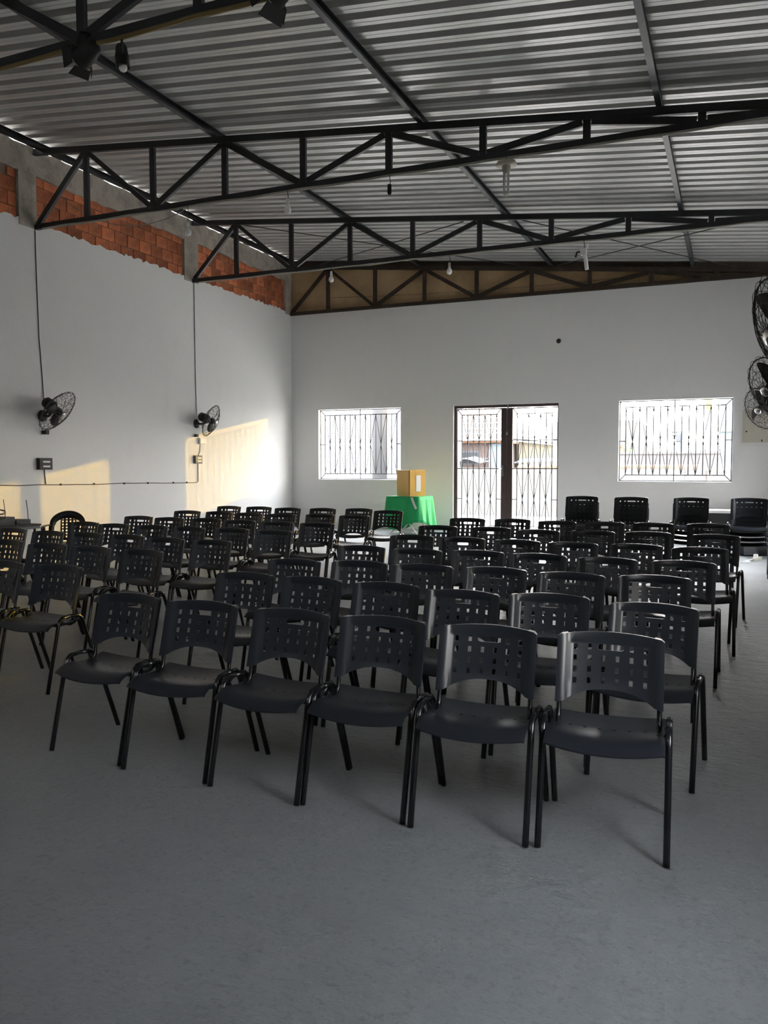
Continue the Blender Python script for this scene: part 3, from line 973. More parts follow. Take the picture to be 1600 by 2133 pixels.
def chair_proto():
    t = empty('stacking_chair', (0, 0, 0))
    # backrest -----------------------------------------------------------
    hw, hh = 0.0078, 0.0120
    cu = [-0.145, -0.087, -0.029, 0.029, 0.087, 0.145]
    rz = [0.749, 0.703, 0.657, 0.611]
    us = {-BW, BW, -0.206, 0.206, -0.182, 0.182, -0.178, 0.178, -0.168, 0.168, -0.163, 0.163, -0.053, 0.053, -0.043, 0.043, 0.0, -0.116, 0.116}
    for c in cu:
        us |= {round(c - hw, 4), round(c + hw, 4)}
    us = sorted(us)
    vs = {0.0, 1.0, 0.775, 0.770, 0.742, 0.756}
    for z in rz:
        vs |= {round(z - hh, 4), round(z + hh, 4)}
    vs = sorted(vs)      # 0 = lower edge, 1 = upper edge, others are heights

    def hole(u, v):
        if abs(v - rz[0]) < hh and abs(u) < 0.053:
            return True
        if any(abs(v - z) < hh for z in rz) and any(abs(u - c) < hw for c in cu):
            if v > 0.73 and abs(u) < 0.06:
                return True
            return True
        return False

    def corner(u, v):
        if 0.043 < abs(u) < 0.053 and abs(v - rz[0]) < hh:
            if v > 0.756:
                return 'tr' if u > 0 else 'tl'
            if v < 0.742:
                return 'br' if u > 0 else 'bl'
        return None

    def zz(u, v):
        if v == 0.0:
            k = min(1, abs(u) / 0.19)
            return 0.578 - 0.053 * k ** 2.6
        if v == 1.0:
            e = 0.008 if abs(u) > 0.21 else 0.0
            return 0.802 + 0.012 * (1 - (u / BW) ** 2) - e
        return v

    def pos(u, v):
        z = zz(u, v)
        y_ = back_y(u, z)
        if abs(u) > 0.2179:
            y_ += 0.006
        if 0.179 < abs(u) < 0.2:
            y_ += 0.0
        elif abs(u) <= 0.179:
            y_ += 0.003
        if abs(u) < 0.164 and 0.59 < v < 0.772:
            y_ += 0.0035                      # recessed field round the holes
        return (u, y_, z)

    def rear(u, v):
        z = zz(u, v)
        th = 0.0055
        if abs(u) > 0.181:
            th = 0.027 if abs(u) < 0.215 else 0.020
        return (u, back_y(u, z) + 0.005 + th, z)
    # (a cell that lies partly beside the slot keeps only a corner triangle)
    fc = grid_faces(us, vs, hole, corner)
    MB().sheet(fc, pos, rear).build('backrest', M['plastic'], t)
    # seat -----------------------------------------------------------------
    SW = 0.232
    sc_ = [-0.15, -0.09, -0.03, 0.03, 0.09, 0.15]
    us = {-SW, SW, -0.222, 0.222, -0.208, -0.196, 0.196, 0.208, -0.12, -0.06, 0.0, 0.06, 0.12}
    for c in sc_:
        us |= {round(c - 0.007, 4), round(c + 0.007, 4)}
    us = sorted(us)
    vs = [0, 0.05, 0.11, 0.18, 0.26, 0.36, 0.47, 0.50, 0.62, 0.645, 0.66, 0.685, 0.78, 0.88, 1.0]

    def shole(u, v):
        if 0.62 < v < 0.645 and any(abs(u - c) < 0.007 for c in sc_):
            return True
        return 0.196 < abs(u) < 0.208 and (0.47 < v < 0.50 or 0.66 < v < 0.685)

    def spos(u, v):
        q = 1 - (u / SW) ** 2
        y0_, y1_ = -0.212 - 0.030 * q, 0.118 + 0.020 * q
        z = 0.462 - 0.017 * q
        if v < 0.26:
            z -= 0.036 * ((0.26 - v) / 0.26) ** 2
        z -= 0.010 * math.exp(-((v - 0.6) / 0.22) ** 2)
        if v > 0.78:
            z += 0.010 * ((v - 0.78) / 0.22) ** 2
        if abs(u) > 0.225:
            z -= 0.004
        return (u, y0_ + (y1_ - y0_) * v, z)

    def sback(u, v):
        p = spos(u, v)
        return (p[0], p[1] + (0.004 if v < 0.05 else 0), p[2] - 0.009)
    MB().sheet(grid_faces(us, vs, shole), spos, sback).build('seat', M['plastic'], t)
    # legs: two inverted V frames of tube, tight bend beside the seat --------
    LX = 0.245
    for s in (-1, 1):
        f = [(s * LX, -0.232, 0.0), (s * LX, -0.20, 0.14), (s * LX, -0.132, 0.43), (s * LX, -0.118, 0.468), (s * LX, -0.095, 0.488), (s * LX, -0.03, 0.493)]
        r = [(s * LX, 0.25, 0.0), (s * LX, 0.20, 0.14), (s * LX, 0.092, 0.43), (s * LX, 0.074, 0.468), (s * LX, 0.05, 0.488), (s * LX, -0.03, 0.493)]
        for pth in (f, r):
            MB().tube(pth, 0.0125, 10, ry=0.0135, ref=(1, 0, 0)).build('leg', M['tube'], t)
        MB().tube([(s * 0.205, -0.10, 0.436), (s * 0.205, -0.02, 0.437), (s * 0.205, 0.028, 0.448), (s * 0.205, 0.045, 0.475), (s * 0.205, 0.052, 0.53), (s * 0.205, 0.095, 0.68)],
                  0.0105, 8).build('back_upright', M['tube'], t)
    MB().tube([(-0.245, -0.085, 0.476), (-0.225, -0.085, 0.44), (-0.2, -0.085, 0.428), (0.2, -0.085, 0.428), (0.225, -0.085, 0.44), (0.245, -0.085, 0.476)], 0.0095, 8).build('crossbar', M['tube'], t)
    MB().tube([(-0.245, 0.04, 0.476), (-0.225, 0.03, 0.44), (-0.2, 0.02, 0.424), (0.2, 0.02, 0.424), (0.225, 0.03, 0.44), (0.245, 0.04, 0.476)], 0.0095, 8).build('crossbar', M['tube'], t)
    return t


RIGHT = [
    [(-0.46, 3.42, 3.3), (-0.99, 3.38, 2.0), (-1.51, 3.39, -0.9), (-2.01, 3.39, -3.7), (-2.56, 3.42, 0.8), (-3.08, 3.46, -3.8)],
    [(-0.37, 4.22, -4.9), (-0.91, 4.32, 3.5), (-1.40, 4.26, -2.0), (-1.91, 4.36, -2.7), (-2.44, 4.40, -5.5), (-2.94, 4.42, -0.4)],
    [(-0.44, 5.25, 1.8), (-0.96, 5.19, -2.7), (-1.48, 5.26, 0.0), (-1.99, 5.23, 3.0), (-2.49, 5.24, 1.1), (-2.99, 5.16, -1.0)],
    [(-0.32, 6.08, -1.8), (-0.85, 6.08, 1.1), (-1.38, 6.14, -1.0), (-1.88, 6.18, -0.9), (-2.38, 6.12, 0.2), (-2.91, 6.18, 0.0)],
    [(-0.23, 7.04, 4.6), (-0.76, 7.12, -3.6), (-1.28, 7.08, 3.3), (-1.80, 7.12, -4.1), (-2.32, 7.17, 3.6), (-2.84, 7.21, 4.5)],
    [(-0.16, 8.25, -9), (-0.76, 8.34, 3.2), (-1.30, 8.29, 0.8), (-1.83, 8.19, 2.8), (-2.38, 8.34, 0.2), (-2.97, 8.33, 3.8)],
    [(-0.24, 9.57, 3.2), (-0.81, 9.49, 1.4), (-1.34, 9.44, 1.0), (-1.88, 9.4, 0.5), (-2.45, 9.55, -0.1), (-2.99, 9.48, 5.0)],
]
LEFT = [
    [(-4.40, 4.26, -1.8), (-4.98, 4.28, -0.4)],
    [(-4.48, 5.25, -2.6), (-5.07, 5.30, -1.4), (-5.61, 5.35, 1.7), (-6.22, 5.44, 0.1)],
    [(-4.41, 6.13, -1.3), (-4.94, 6.14, -0.2), (-5.51, 6.26, -2.8), (-6.05, 6.29, -0.7), (-6.58, 6.30, -2.0), (-7.22, 6.42, -2.5)],
    [(-4.39, 7.20, -0.7), (-4.95, 7.26, -1.5), (-5.48, 7.22, -2.4), (-6.02, 7.27, 0.3), (-6.57, 7.28, 0.4), (-7.11, 7.38, -0.1)],
    [(-4.41, 8.21, 2.0), (-4.95, 8.21, 0.2), (-5.49, 8.25, 4.3), (-6.06, 8.36, 2.6), (-6.59, 8.32, 2.6), (-7.13, 8.38, 2.0)],
    [(-4.52, 9.45, -0.1), (-5.05, 9.50, -1.6), (-5.57, 9.36, 2.0), (-6.10, 9.40, -2.0), (-6.65, 9.49, -0.4), (-7.19, 9.49, 1.9)],
    [(-4.47, 10.46, -0.4), (-5.06, 10.74, -2.0), (-5.60, 10.63, -1.2), (-6.13, 10.52, 1.6), (-6.71, 10.64, 1.2), (-7.25, 10.62, -2.1)],
]
ORD = ['first', 'second', 'third', 'fourth', 'fifth', 'sixth', 'seventh']
ROWN = ['front', 'second', 'third', 'fourth', 'fifth', 'sixth', 'last']
proto = chair_proto()
used = False


def put_chair(x, y, z, deg, label, group):
    global used
    o = copy_tree(proto) if used else proto
    used = True
    o.location = (x, y, z)
    o.rotation_euler = (0, 0, math.radians(deg))
    tag(o, label, 'chair', group)
    return o


for r, row in enumerate(RIGHT):
    for i, (x, y, a) in enumerate(row):
        put_chair(x, y, floor_z(y), a, 'black plastic chair, %s seat from the right in %s row of right block' % (ORD[i], ROWN[r]), 'black chairs in the right block of rows')
for r, row in enumerate(LEFT):
    for i, (x, y, a) in enumerate(row):
        put_chair(x, y, floor_z(y), a, 'black plastic chair, %s seat from the centre aisle in %s row of left block' % (ORD[i], ROWN[r]), 'black chairs in the left block of rows')
SN = ['leftmost stack', 'second stack from left', 'third stack from left', 'rightmost stack']
LV = ['bottom', 'second lowest', 'third lowest', 'topmost']
for s, (x, y, a) in enumerate([(-1.92, 11.40, 1.5), (-1.26, 11.34, -1.5), (-0.51, 11.44, 1.0), (0.19, 11.50, -1.0)]):
    for k in range(4):
        yy_ = y - 0.022 * k + 0.03
        put_chair(x + random.uniform(-0.006, 0.006), yy_, floor_z(yy_) + 0.066 * k, a, 'black plastic chair, %s in the %s behind the last right row' % (LV[k], SN[s]), 'stacked black chairs')

# ================================================================= MONOBLOC ARMCHAIR
t = tag(empty('plastic_armchair', (-8.50, 8.62, floor_z(8.62)), math.radians(38)), 'black plastic armchair with round top by the sunlit left wall', 'chair')


def mono_y(z):
    return 0.16 + 0.30 * (z - 0.42)


# bent outer frame of the back (flat band) and perforated centre
fr = MB()
arc = []
for i in range(25):
    a = math.pi * i / 24
    arc.append((-math.cos(a) * 0.245, 0.40 + (0.0 if 0 else 0.0), math.sin(a)))
path = [(-0.255, 0.42)] + [(-0.25, 0.52), (-0.245, 0.62)] + [(-0.235 * math.cos(math.pi * i / 16), 0.66 + 0.17 * math.sin(math.pi * i / 16)) for i in range(17)] + [(0.245, 0.62), (0.25, 0.52), (0.255, 0.42)]
inner = [(-0.19, 0.42), (-0.185, 0.52), (-0.18, 0.62)] + [(-0.165 * math.cos(math.pi * i / 16), 0.645 + 0.08 * math.sin(math.pi * i / 16)) for i in range(17)] + [(0.18, 0.62), (0.185, 0.52), (0.19, 0.42)]
vs, fs = [], []
for (o, n_) in zip(path, inner):
    for (q, dy) in ((o, -0.02), (n_, 0.0), (n_, 0.012), (o, 0.005)):
        vs.append((q[0], mono_y(q[1]) + dy - 0.10 * (q[0] / 0.25) ** 2, q[1]))
for i in range(len(path) - 1):
    for j in range(4):
        fs.append((4 * i + j, 4 * i + (j + 1) % 4, 4 * i + 4 + (j + 1) % 4, 4 * i + 4 + j))
fr.add(vs, fs, True).build('back_frame', M['plastic'], t)
cu = [-0.075, -0.025, 0.025, 0.075]
us = sorted({-0.105, 0.105, 0.0} | {round(c + d_, 4) for c in cu for d_ in (-0.011, 0.011)})
rz = [0.47 + 0.042 * i for i in range(7)]
vz = sorted({0.42, 0.75} | {round(c + d_, 4) for c in rz for d_ in (-0.012, 0.012)})
MB().sheet(grid_faces(us, vz, lambda u, v: any(abs(v - z) < 0.012 for z in rz) and any(abs(u - c) < 0.011 for c in cu)),
           lambda u, v: (u, mono_y(v) - 0.10 * (u / 0.25) ** 2 + 0.004, v), lambda u, v: (u, mono_y(v) - 0.10 * (u / 0.25) ** 2 + 0.010, v)).build('back_panel', M['plastic'], t)
us = [-0.25, -0.2, -0.1, 0, 0.1, 0.2, 0.25]
vz = [-0.28, -0.26, -0.2, -0.1, 0, 0.1, 0.16]
MB().sheet(grid_faces(us, vz), lambda u, v: (u, v, 0.42 - 0.02 * (1 - (u / 0.25) ** 2) - (0.03 if v < -0.27 else 0)),
           lambda u, v: (u, v, 0.41 - 0.02 * (1 - (u / 0.25) ** 2) - (0.03 if v < -0.27 else 0))).build('seat', M['plastic'], t)
for s in (-1, 1):
    MB().tube([(s * 0.245, 0.12, 0.64), (s * 0.28, 0.0, 0.64), (s * 0.285, -0.16, 0.635), (s * 0.27, -0.25, 0.60), (s * 0.26, -0.255, 0.42)], 0.030, 8, ry=0.012).build('armrest', M['plastic'], t)
    for (yy_, dy) in ((-0.25, -0.02), (0.15, 0.07)):
        MB().tube([(s * 0.245, yy_, 0.41), (s * 0.265, yy_ + dy, 0.0)], [0.030, 0.022], 8, ry=0.020).build('leg', M['plastic'], t)

# ================================================================= SOUND DESK at the far left
dx, dy = -8.93, 7.78
t = tag(empty('folding_table', (dx, dy, floor_z(dy)), math.radians(2)), 'dark folding table carrying sound gear at left edge', 'table')
MB().box((-0.42, -0.40, 0.675), (0.42, 0.40, 0.70)).build('table_top', M['tablewood'], t)
MB().box((-0.41, -0.39, 0.64), (0.41, 0.39, 0.675)).build('apron', M['darkgrey'], t)
for sx in (-1, 1):
    for s2 in (-1, 1):
        MB().tube([(sx * 0.36, s2 * 0.34, 0.64), (sx * 0.38, s2 * 0.36, 0.0)], 0.016, 8).build('leg', M['black'], t)
TZ = floor_z(dy) + 0.70
t = tag(empty('audio_mixer', (dx - 0.05, dy - 0.15, TZ), math.radians(2)), 'black sound mixer with knobs on the dark table', 'mixer')
MB().add([(-0.35, -0.22, 0), (0.35, -0.22, 0), (0.35, 0.22, 0), (-0.35, 0.22, 0), (-0.35, -0.22, 0.04), (0.35, -0.22, 0.04), (0.35, 0.22, 0.11), (-0.35, 0.22, 0.11)],
         [(3, 2, 1, 0), (4, 5, 6, 7), (0, 1, 5, 4), (1, 2, 6, 5), (2, 3, 7, 6), (3, 0, 4, 7)]).build('body', M['black'], t)
k = MB()
for i in range(9):
    for j in range(4):
        yk = -0.15 + j * 0.09
        k.lathe([(0.012, 0), (0.010, 0.02), (0.001, 0.02)], 8, (-0.29 + i * 0.072, yk, 0.04 + 0.07 * (yk + 0.22) / 0.44))
kn = k.build('knobs', M['darkgrey'], t)
kn['kind'] = 'stuff'
t = tag(empty('wireless_receiver', (dx + 0.05, dy + 0.24, TZ), math.radians(2)), 'black receiver box with two thin upright antennas on the table', 'receiver')
MB().box((-0.22, -0.12, 0), (0.22, 0.12, 0.06)).build('body', M['black'], t)
for sx in (-0.2, 0.2):
    MB().tube([(sx, 0.1, 0.05), (sx - 0.01, 0.1, 0.18), (sx - 0.03, 0.1, 0.32)], 0.005, 6).build('antenna', M['black'], t)
MB().box((-0.15, -0.125, 0.015), (0.05, -0.12, 0.045)).build('display', M['darkgrey'], t)
t = tag(empty('microphone_stand', (dx + 0.36, dy - 0.62, floor_z(dy - 0.62))), 'black microphone stand with slanted boom beside the table', 'stand')
MB().tube([(0, 0, 0.02), (0, 0, 0.82)], 0.011, 8).build('pole', M['black'], t)
for k_ in range(3):
    an = k_ * 2.094 + 0.4
    MB().tube([(0, 0, 0.10), (0.26 * math.cos(an), 0.26 * math.sin(an), 0.012)], 0.009, 6).build('leg', M['black'], t)
MB().lathe([(0.02, 0.78), (0.03, 0.80), (0.03, 0.86), (0.02, 0.88)], 10).build('collar', M['black'], t)
tag(MB().tube([(dx - 0.3, dy + 0.05, TZ + 0.125)] + [(dx - 0.1 + 0.14 * math.cos(i * 0.6), dy + 0.13 + 0.10 * math.sin(i * 0.6), TZ + 0.13 + 0.06 * abs(math.sin(i * 0.33))) for i in range(18)] +
              [(dx + 0.35, dy + 0.08, TZ + 0.03), (dx + 0.5, dy + 0.0, TZ + 0.012)], 0.006, 5).build('tangled_cable', M['wire']), 'loops of thin dark cable lying over the sound gear', 'cable')

# ================================================================= GREEN TABLE AND BOX
gx, gy = -6.05, 15.42
gz = floor_z(gy)
t = tag(empty('side_table', (gx, gy, gz), math.radians(-8)), 'small white folding table under the green cloth', 'table')
MB().box((-0.36, -0.30, 0.735), (0.36, 0.30, 0.755)).build('table_top', M['white'], t)
for s in (-1, 1):
    MB().tube([(-0.30, s * 0.26, 0.73), (0.33, s * 0.26, 0.0)], 0.014, 6).build('leg', M['white'], t)
    MB().tube([(0.30, s * 0.22, 0.73), (-0.33, s * 0.22, 0.0)], 0.014, 6).build('leg', M['white'], t)
for sx in (-0.33, 0.33):
    MB().tube([(sx, -0.26, 0.02), (sx, 0.26, 0.02)], 0.012, 6).build('crossbar', M['white'], t)
# cloth: closed skirt round the top with folds, deeper in the middle and at the corners
c = MB()
nper = 96
tops, rows = [], 9
for i in range(nper):
    a = 2 * math.pi * i / nper
    ca, sa = math.cos(a), math.sin(a)
    k_ = 1 / max(abs(ca) / 0.38, abs(sa) / 0.32)
    tops.append((ca * k_, sa * k_, a))
vs, fs = [], []
for r in range(rows):
    f = r / (rows - 1)
    for (x_, y_, a) in tops:
        cornerness = abs(math.sin(2 * a))
        drop = 0.50 + 0.10 * math.sin(3 * a + 0.7) + 0.10 * cornerness
        fold = (0.030 * math.sin(11 * a) + 0.018 * math.sin(23 * a + 1)) * f
        out = 1 + 0.16 * f + fold * 2.0 * 0.8
        vs.append((x_ * out, y_ * out, 0.764 - 0.004 * (f > 0) - drop * f))
for r in range(rows - 1):
    for i in range(nper):
        j = (i + 1) % nper
        fs.append((r * nper + i, (r + 1) * nper + i, (r + 1) * nper + j, r * nper + j))
o0 = len(vs)
vs.append((0, 0, 0.765))
fs += [(i, (i + 1) % nper, o0) for i in range(nper)]
c.add(vs, fs, True)
cl = c.build('tablecloth', M['green'], None, (gx, gy, gz))
cl.rotation_euler = (0, 0, math.radians(-8))
sm_ = cl.modifiers.new('thick', 'SOLIDIFY')
sm_.thickness = 0.003
tag(cl, 'bright green cloth draped over the small table by back wall', 'tablecloth')
t = tag(empty('ribbon_tape', (gx + 0.21, gy - 0.39, gz + 0.5), 0), 'white strip hanging slanted down the green cloth', 'strip')
MB().beam((-0.02, 0.0, 0.25), (0.09, -0.035, 0.03), 0.045, 0.004).build('strip', M['white'], t)

bx = tag(empty('cardboard_box', (gx + 0.03, gy, gz + 0.768), math.radians(-33)), 'yellow kraft wrapped box standing on the green cloth', 'box')
b = MB()
hx, hy, hz, e = 0.225, 0.19, 0.53, 0.012
n_ = 5
b.add([(-hx, -hy, 0), (hx, -hy, 0), (hx, hy, 0), (-hx, hy, 0), (-hx - .006, -hy - .006, hz * .5), (hx + .006, -hy - .004, hz * .5), (hx, hy + .006, hz * .5), (-hx - .004, hy, hz * .5),
       (-hx, -hy, hz - e), (hx, -hy, hz - e), (hx, hy, hz - e), (-hx, hy, hz - e), (-hx + e, -hy + e, hz), (hx - e, -hy + e, hz), (hx - e, hy - e, hz + .004), (-hx + e, hy - e, hz)],
      [(3, 2, 1, 0), (0, 1, 5, 4), (1, 2, 6, 5), (2, 3, 7, 6), (3, 0, 4, 7), (4, 5, 9, 8), (5, 6, 10, 9), (6, 7, 11, 10), (7, 4, 8, 11), (8, 9, 13, 12), (9, 10, 14, 13), (10, 11, 15, 14), (11, 8, 12, 15), (12, 13, 14, 15)])
b.build('body', M['kraft'], bx)
MB().add([(0.08, -hy - 0.006, 0.02), (hx - 0.02, -hy - 0.012, 0.03), (hx - 0.02, -hy - 0.014, hz - 0.03), (0.09, -hy - 0.008, hz - 0.05), (0.06, -hy - 0.003, hz * 0.5)],
         [(0, 1, 2, 3, 4)]).build('paper_fold', M['kraft'], bx)
MB().box((hx + 0.006, -0.04, 0.10), (hx + 0.009, 0.07, 0.42)).build('label_sticker', M['white'], bx)

# ================================================================= RIGHT BACK CORNER: counter, bag, cables
t = tag(empty('low_counter', (0.15, 15.9, floor_z(15.9))), 'low counter with bright white top behind the stacked chairs', 'counter')
MB().box((-0.62, -0.28, 0.0), (0.62, 0.26, 0.535)).build('body', M['black'], t)
MB().box((-0.64, -0.30, 0.535), (0.64, 0.28, 0.58)).build('counter_top', M['white'], t)
bz = floor_z(13.9)
t = tag(empty('bag', (0.27, 13.95, bz), math.radians(25)), 'black and grey bag slumped on the floor at right', 'bag')
MB().add([(-0.20, -0.12, 0), (0.20, -0.14, 0), (0.22, 0.12, 0), (-0.16, 0.12, 0), (-0.22, -0.14, 0.10), (0.22, -0.15, 0.14), (0.22, 0.12, 0.26), (-0.14, 0.12, 0.22),
          (-0.12, -0.06, 0.24), (0.16, -0.08, 0.32), (0.15, 0.08, 0.36), (-0.06, 0.08, 0.31)],
         [(3, 2, 1, 0), (0, 1, 5, 4), (1, 2, 6, 5), (2, 3, 7, 6), (3, 0, 4, 7), (4, 5, 9, 8), (5, 6, 10, 9), (6, 7, 11, 10), (7, 4, 8, 11), (8, 9, 10, 11)], True).build('body', M['black'], t)
MB().add([(-0.18, -0.155, 0.02), (0.04, -0.165, 0.02), (0.05, -0.16, 0.12), (-0.05, -0.10, 0.26), (-0.17, -0.13, 0.17)], [(0, 1, 2, 3, 4)]).build('pocket', M['steel'], t)
MB().tube([(-0.04, -0.02, 0.28), (0.0, -0.03, 0.38), (0.09, -0.03, 0.42), (0.14, -0.02, 0.33)], 0.014, 6).build('handle', M['black'], t)
t = tag(empty('power_strip', (0.34, 13.3, floor_z(13.3)), math.radians(70)), 'white power strip on the floor beside the bag', 'power strip')
MB().box((-0.16, -0.03, 0), (0.16, 0.03, 0.04)).build('body', M['beige'], t)
MB().tube([(-0.16, 0, 0.02), (-0.28, 0.06, 0.012), (-0.38, -0.05, 0.012), (-0.52, 0.04, 0.012)], 0.008, 6).build('cord', M['white'], t)
MB().box((-0.05, -0.025, 0.04), (0.0, 0.025, 0.09)).build('plug', M['white'], t)

# ================================================================= OUTSIDE
g = MB()
g.add([(-70, -40, -0.45), (70, -40, -0.45), (70, YB + 0.17, -0.45), (-70, YB + 0.17, -0.45)], [(0, 1, 2, 3)])
g.add([(-70, YB + 0.17, 0.10), (70, YB + 0.17, 0.10), (70, 110, 0.10), (-70, 110, 0.10)], [(0, 1, 2, 3)])
tag(g.build('ground', M['ground']), 'dusty ground around the hall', None, None, 'structure')

OY = 22.6
# boundary wall across the yard
bw = tag(empty('boundary_wall', (0, 0, 0)), 'rough white yard wall with orange coping seen through the door', 'wall')
MB().box((-9.6, OY, 0.1), (-1.18, OY + 0.2, 1.46)).build('wall_body', M['outwhite'], bw)
MB().box((-1.16, OY + 0.02, 0.1), (4.0, OY + 0.2, 1.40)).build('wall_body', M['outgrey'], bw)
MB().box((-0.62, OY - 0.05, 0.1), (-0.50, OY + 0.25, 1.46)).build('post', M['outyellow'], bw)
x = -5.6
cp_me = MB().add([(0, -0.04, 0), (0.42, -0.04, 0), (0.42, 0.26, 0), (0, 0.26, 0), (0, -0.02, 0.05), (0.42, -0.02, 0.05), (0.42, 0.22, 0.10), (0, 0.22, 0.10)],
                 [(3, 2, 1, 0), (4, 5, 6, 7), (0, 1, 5, 4), (1, 2, 6, 5), (2, 3, 7, 6), (3, 0, 4, 7)]).mesh('coping_tile', M['coping'])
while x < -1.25:
    o = bpy.data.objects.new('coping_tile', cp_me)
    COL.objects.link(o)
    o.parent = bw
    o.location = (x, OY, 1.46)
    x += 0.435
pw = tag(empty('parapet', (0, 0, 0)), 'stained grey parapet behind the yard wall, right window', 'parapet')
MB().box((-3.6, 24.4, 0.1), (-0.35, 24.6, 1.86)).build('wall_body', M['outgrey'], pw)
MB().box((-3.6, 24.36, 1.86), (-0.35, 24.64, 1.92)).build('coping', M['outplain'], pw)


def window_part(parent, x0, x1, z0, z1, y):
    f_ = MB().box((x0, y - 0.04, z0), (x1, y, z1)).build('window', M['darkgrey'], parent)
    MB().box((x0 + 0.06, y - 0.05, z0 + 0.06), (x1 - 0.06, y - 0.04, z1 - 0.06)).build('pane', M['grille'], f_)


# white house on the left (left window)
hs = tag(empty('white_house', (0, 0, 0)), 'plain white house filling most of the left window', 'house')
MB().box((-17.5, 24.0, 0.1), (-10.72, 31.0, 4.6)).build('wall_body', M['outplain'], hs)
MB().box((-17.6, 23.7, 4.6), (-10.6, 31.0, 4.75)).build('roof', M['tile'], hs)
for xx in (-12.0, -11.45):
    MB().box((xx, 23.97, 0.1), (xx + 0.02, 24.0, 4.6)).build('joint', M['outlav'], hs)
lv = tag(empty('lavender_house', (0, 0, 0)), 'pale lavender wall at the right of the left window', 'house')
MB().box((-9.72, 23.6, 1.0), (-8.35, 26.0, 4.6)).build('wall_body', M['outlav'], lv)
MB().box((-9.98, 23.5, 0.1), (-9.72, 26.0, 4.6)).build('corner_post', M['outplain'], lv)
MB().box((-9.70, 23.5, 0.1), (-8.35, 23.6, 1.05)).build('plinth', M['outpink'], lv)

# brick house with tiled roof (left door leaf)
br = tag(empty('tiled_house', (0, 0, 0)), 'pink brick house with clay tile roof beyond the door', 'house')
MB().box((-10.6, 28.0, 0.1), (-7.6, 33.0, 2.35)).build('wall_body', M['outpink'], br)
rf = MB()
nrow, ncol = 9, 13
for r in range(nrow):
    for cc in range(ncol):
        x0_, x1_ = -10.7 + cc * 0.256, -10.7 + cc * 0.256 + 0.25
        y0_, y1_ = 27.7 + r * 0.42, 27.7 + r * 0.42 + 0.47
        z0_, z1_ = 2.40 + r * 0.21 + 0.03, 2.40 + r * 0.21 + 0.21
        tl = MB()
        vs = []
        for i in range(5):
            a = math.pi * i / 4
            xx = (x0_ + x1_) / 2 - 0.125 * math.cos(a)
            h_ = 0.06 * math.sin(a)
            vs += [(xx, y0_, z0_ + h_), (xx, y1_, z1_ + h_)]
        tl.add(vs, [(2 * i, 2 * i + 2, 2 * i + 3, 2 * i + 1) for i in range(4)], True)
        tl.build('tile', M['tile'], br)
MB().box((-10.7, 27.75, 2.33), (-7.36, 31.6, 2.40)).build('eave', M['coping'], br)
window_part(br, -9.0, -8.3, 1.55, 2.05, 28.0)
MB().box((-8.9, 27.5, 1.75), (-8.0, 28.0, 1.80)).build('awning', M['outplain'], br)
MB().box((-7.95, 27.9, 0.1), (-7.42, 28.0, 2.3)).build('downpipe_panel', M['outblue'], br)
car = tag(empty('parked_canopy', (0, 0, 0)), 'small dark sheet canopy low behind the yard wall', 'canopy')
MB().add([(-7.9, 23.6, 1.62), (-7.0, 23.6, 1.60), (-7.0, 24.6, 1.66), (-7.9, 24.6, 1.74), (-7.45, 23.6, 1.74), (-7.45, 24.6, 1.82)],
         [(0, 4, 5, 3), (4, 1, 2, 5)]).build('sheet', M['tarp'], car)
MB().box((-7.8, 24.1, 0.1), (-7.75, 24.15, 1.66)).build('post', M['pole'], car)
cr = tag(empty('cream_house', (0, 0, 0)), 'low cream house with thin brown eave beyond the right leaf', 'house')
MB().add([(-7.4, 30, 0.1), (-6.1, 30, 0.1), (-6.1, 33, 0.1), (-7.4, 33, 0.1), (-7.4, 30, 2.42), (-6.1, 30, 2.28), (-6.1, 33, 2.28), (-7.4, 33, 2.42)],
         [(3, 2, 1, 0), (4, 5, 6, 7), (0, 1, 5, 4), (1, 2, 6, 5), (2, 3, 7, 6), (3, 0, 4, 7)]).build('wall_body', M['outyellow'], cr)
MB().beam((-8.0, 29.9, 2.56), (-6.0, 29.9, 2.34), 0.07, 0.3).build('eave', M['outgrey'], cr)
gb = tag(empty('grey_building', (0, 0, 0)), 'unfinished grey block building seen through right door leaf', 'building')
MB().box((-7.35, 36, 0.1), (-3.9, 42, 3.45)).build('wall_body', M['outgrey'], gb)
MB().box((-6.1, 34.5, 0.1), (-4.5, 36, 2.5)).build('annexe', M['outpink'], gb)
window_part(gb, -6.7, -6.3, 2.55, 3.0, 36.0)
window_part(gb, -5.9, -5.5, 2.55, 3.0, 36.0)
bt = tag(empty('blue_sheet', (0, 0, 0)), 'pale blue roofing sheet above the yard wall', 'sheet')
MB().add([(-6.0, 23.8, 1.62), (-4.3, 23.8, 1.66), (-4.3, 24.9, 1.80), (-6.0, 24.9, 1.74), (-6.0, 23.8, 1.60), (-4.3, 23.8, 1.64), (-4.3, 24.9, 1.78), (-6.0, 24.9, 1.72)],
         [(0, 1, 2, 3), (7, 6, 5, 4), (0, 4, 5, 1), (1, 5, 6, 2), (2, 6, 7, 3), (3, 7, 4, 0)]).build('sheet', M['tarp'], bt)
MB().box((-5.9, 24.3, 0.1), (-5.84, 24.36, 1.66)).build('post', M['pole'], bt)
MB().box((-4.5, 24.3, 0.1), (-4.44, 24.36, 1.68)).build('post', M['pole'], bt)
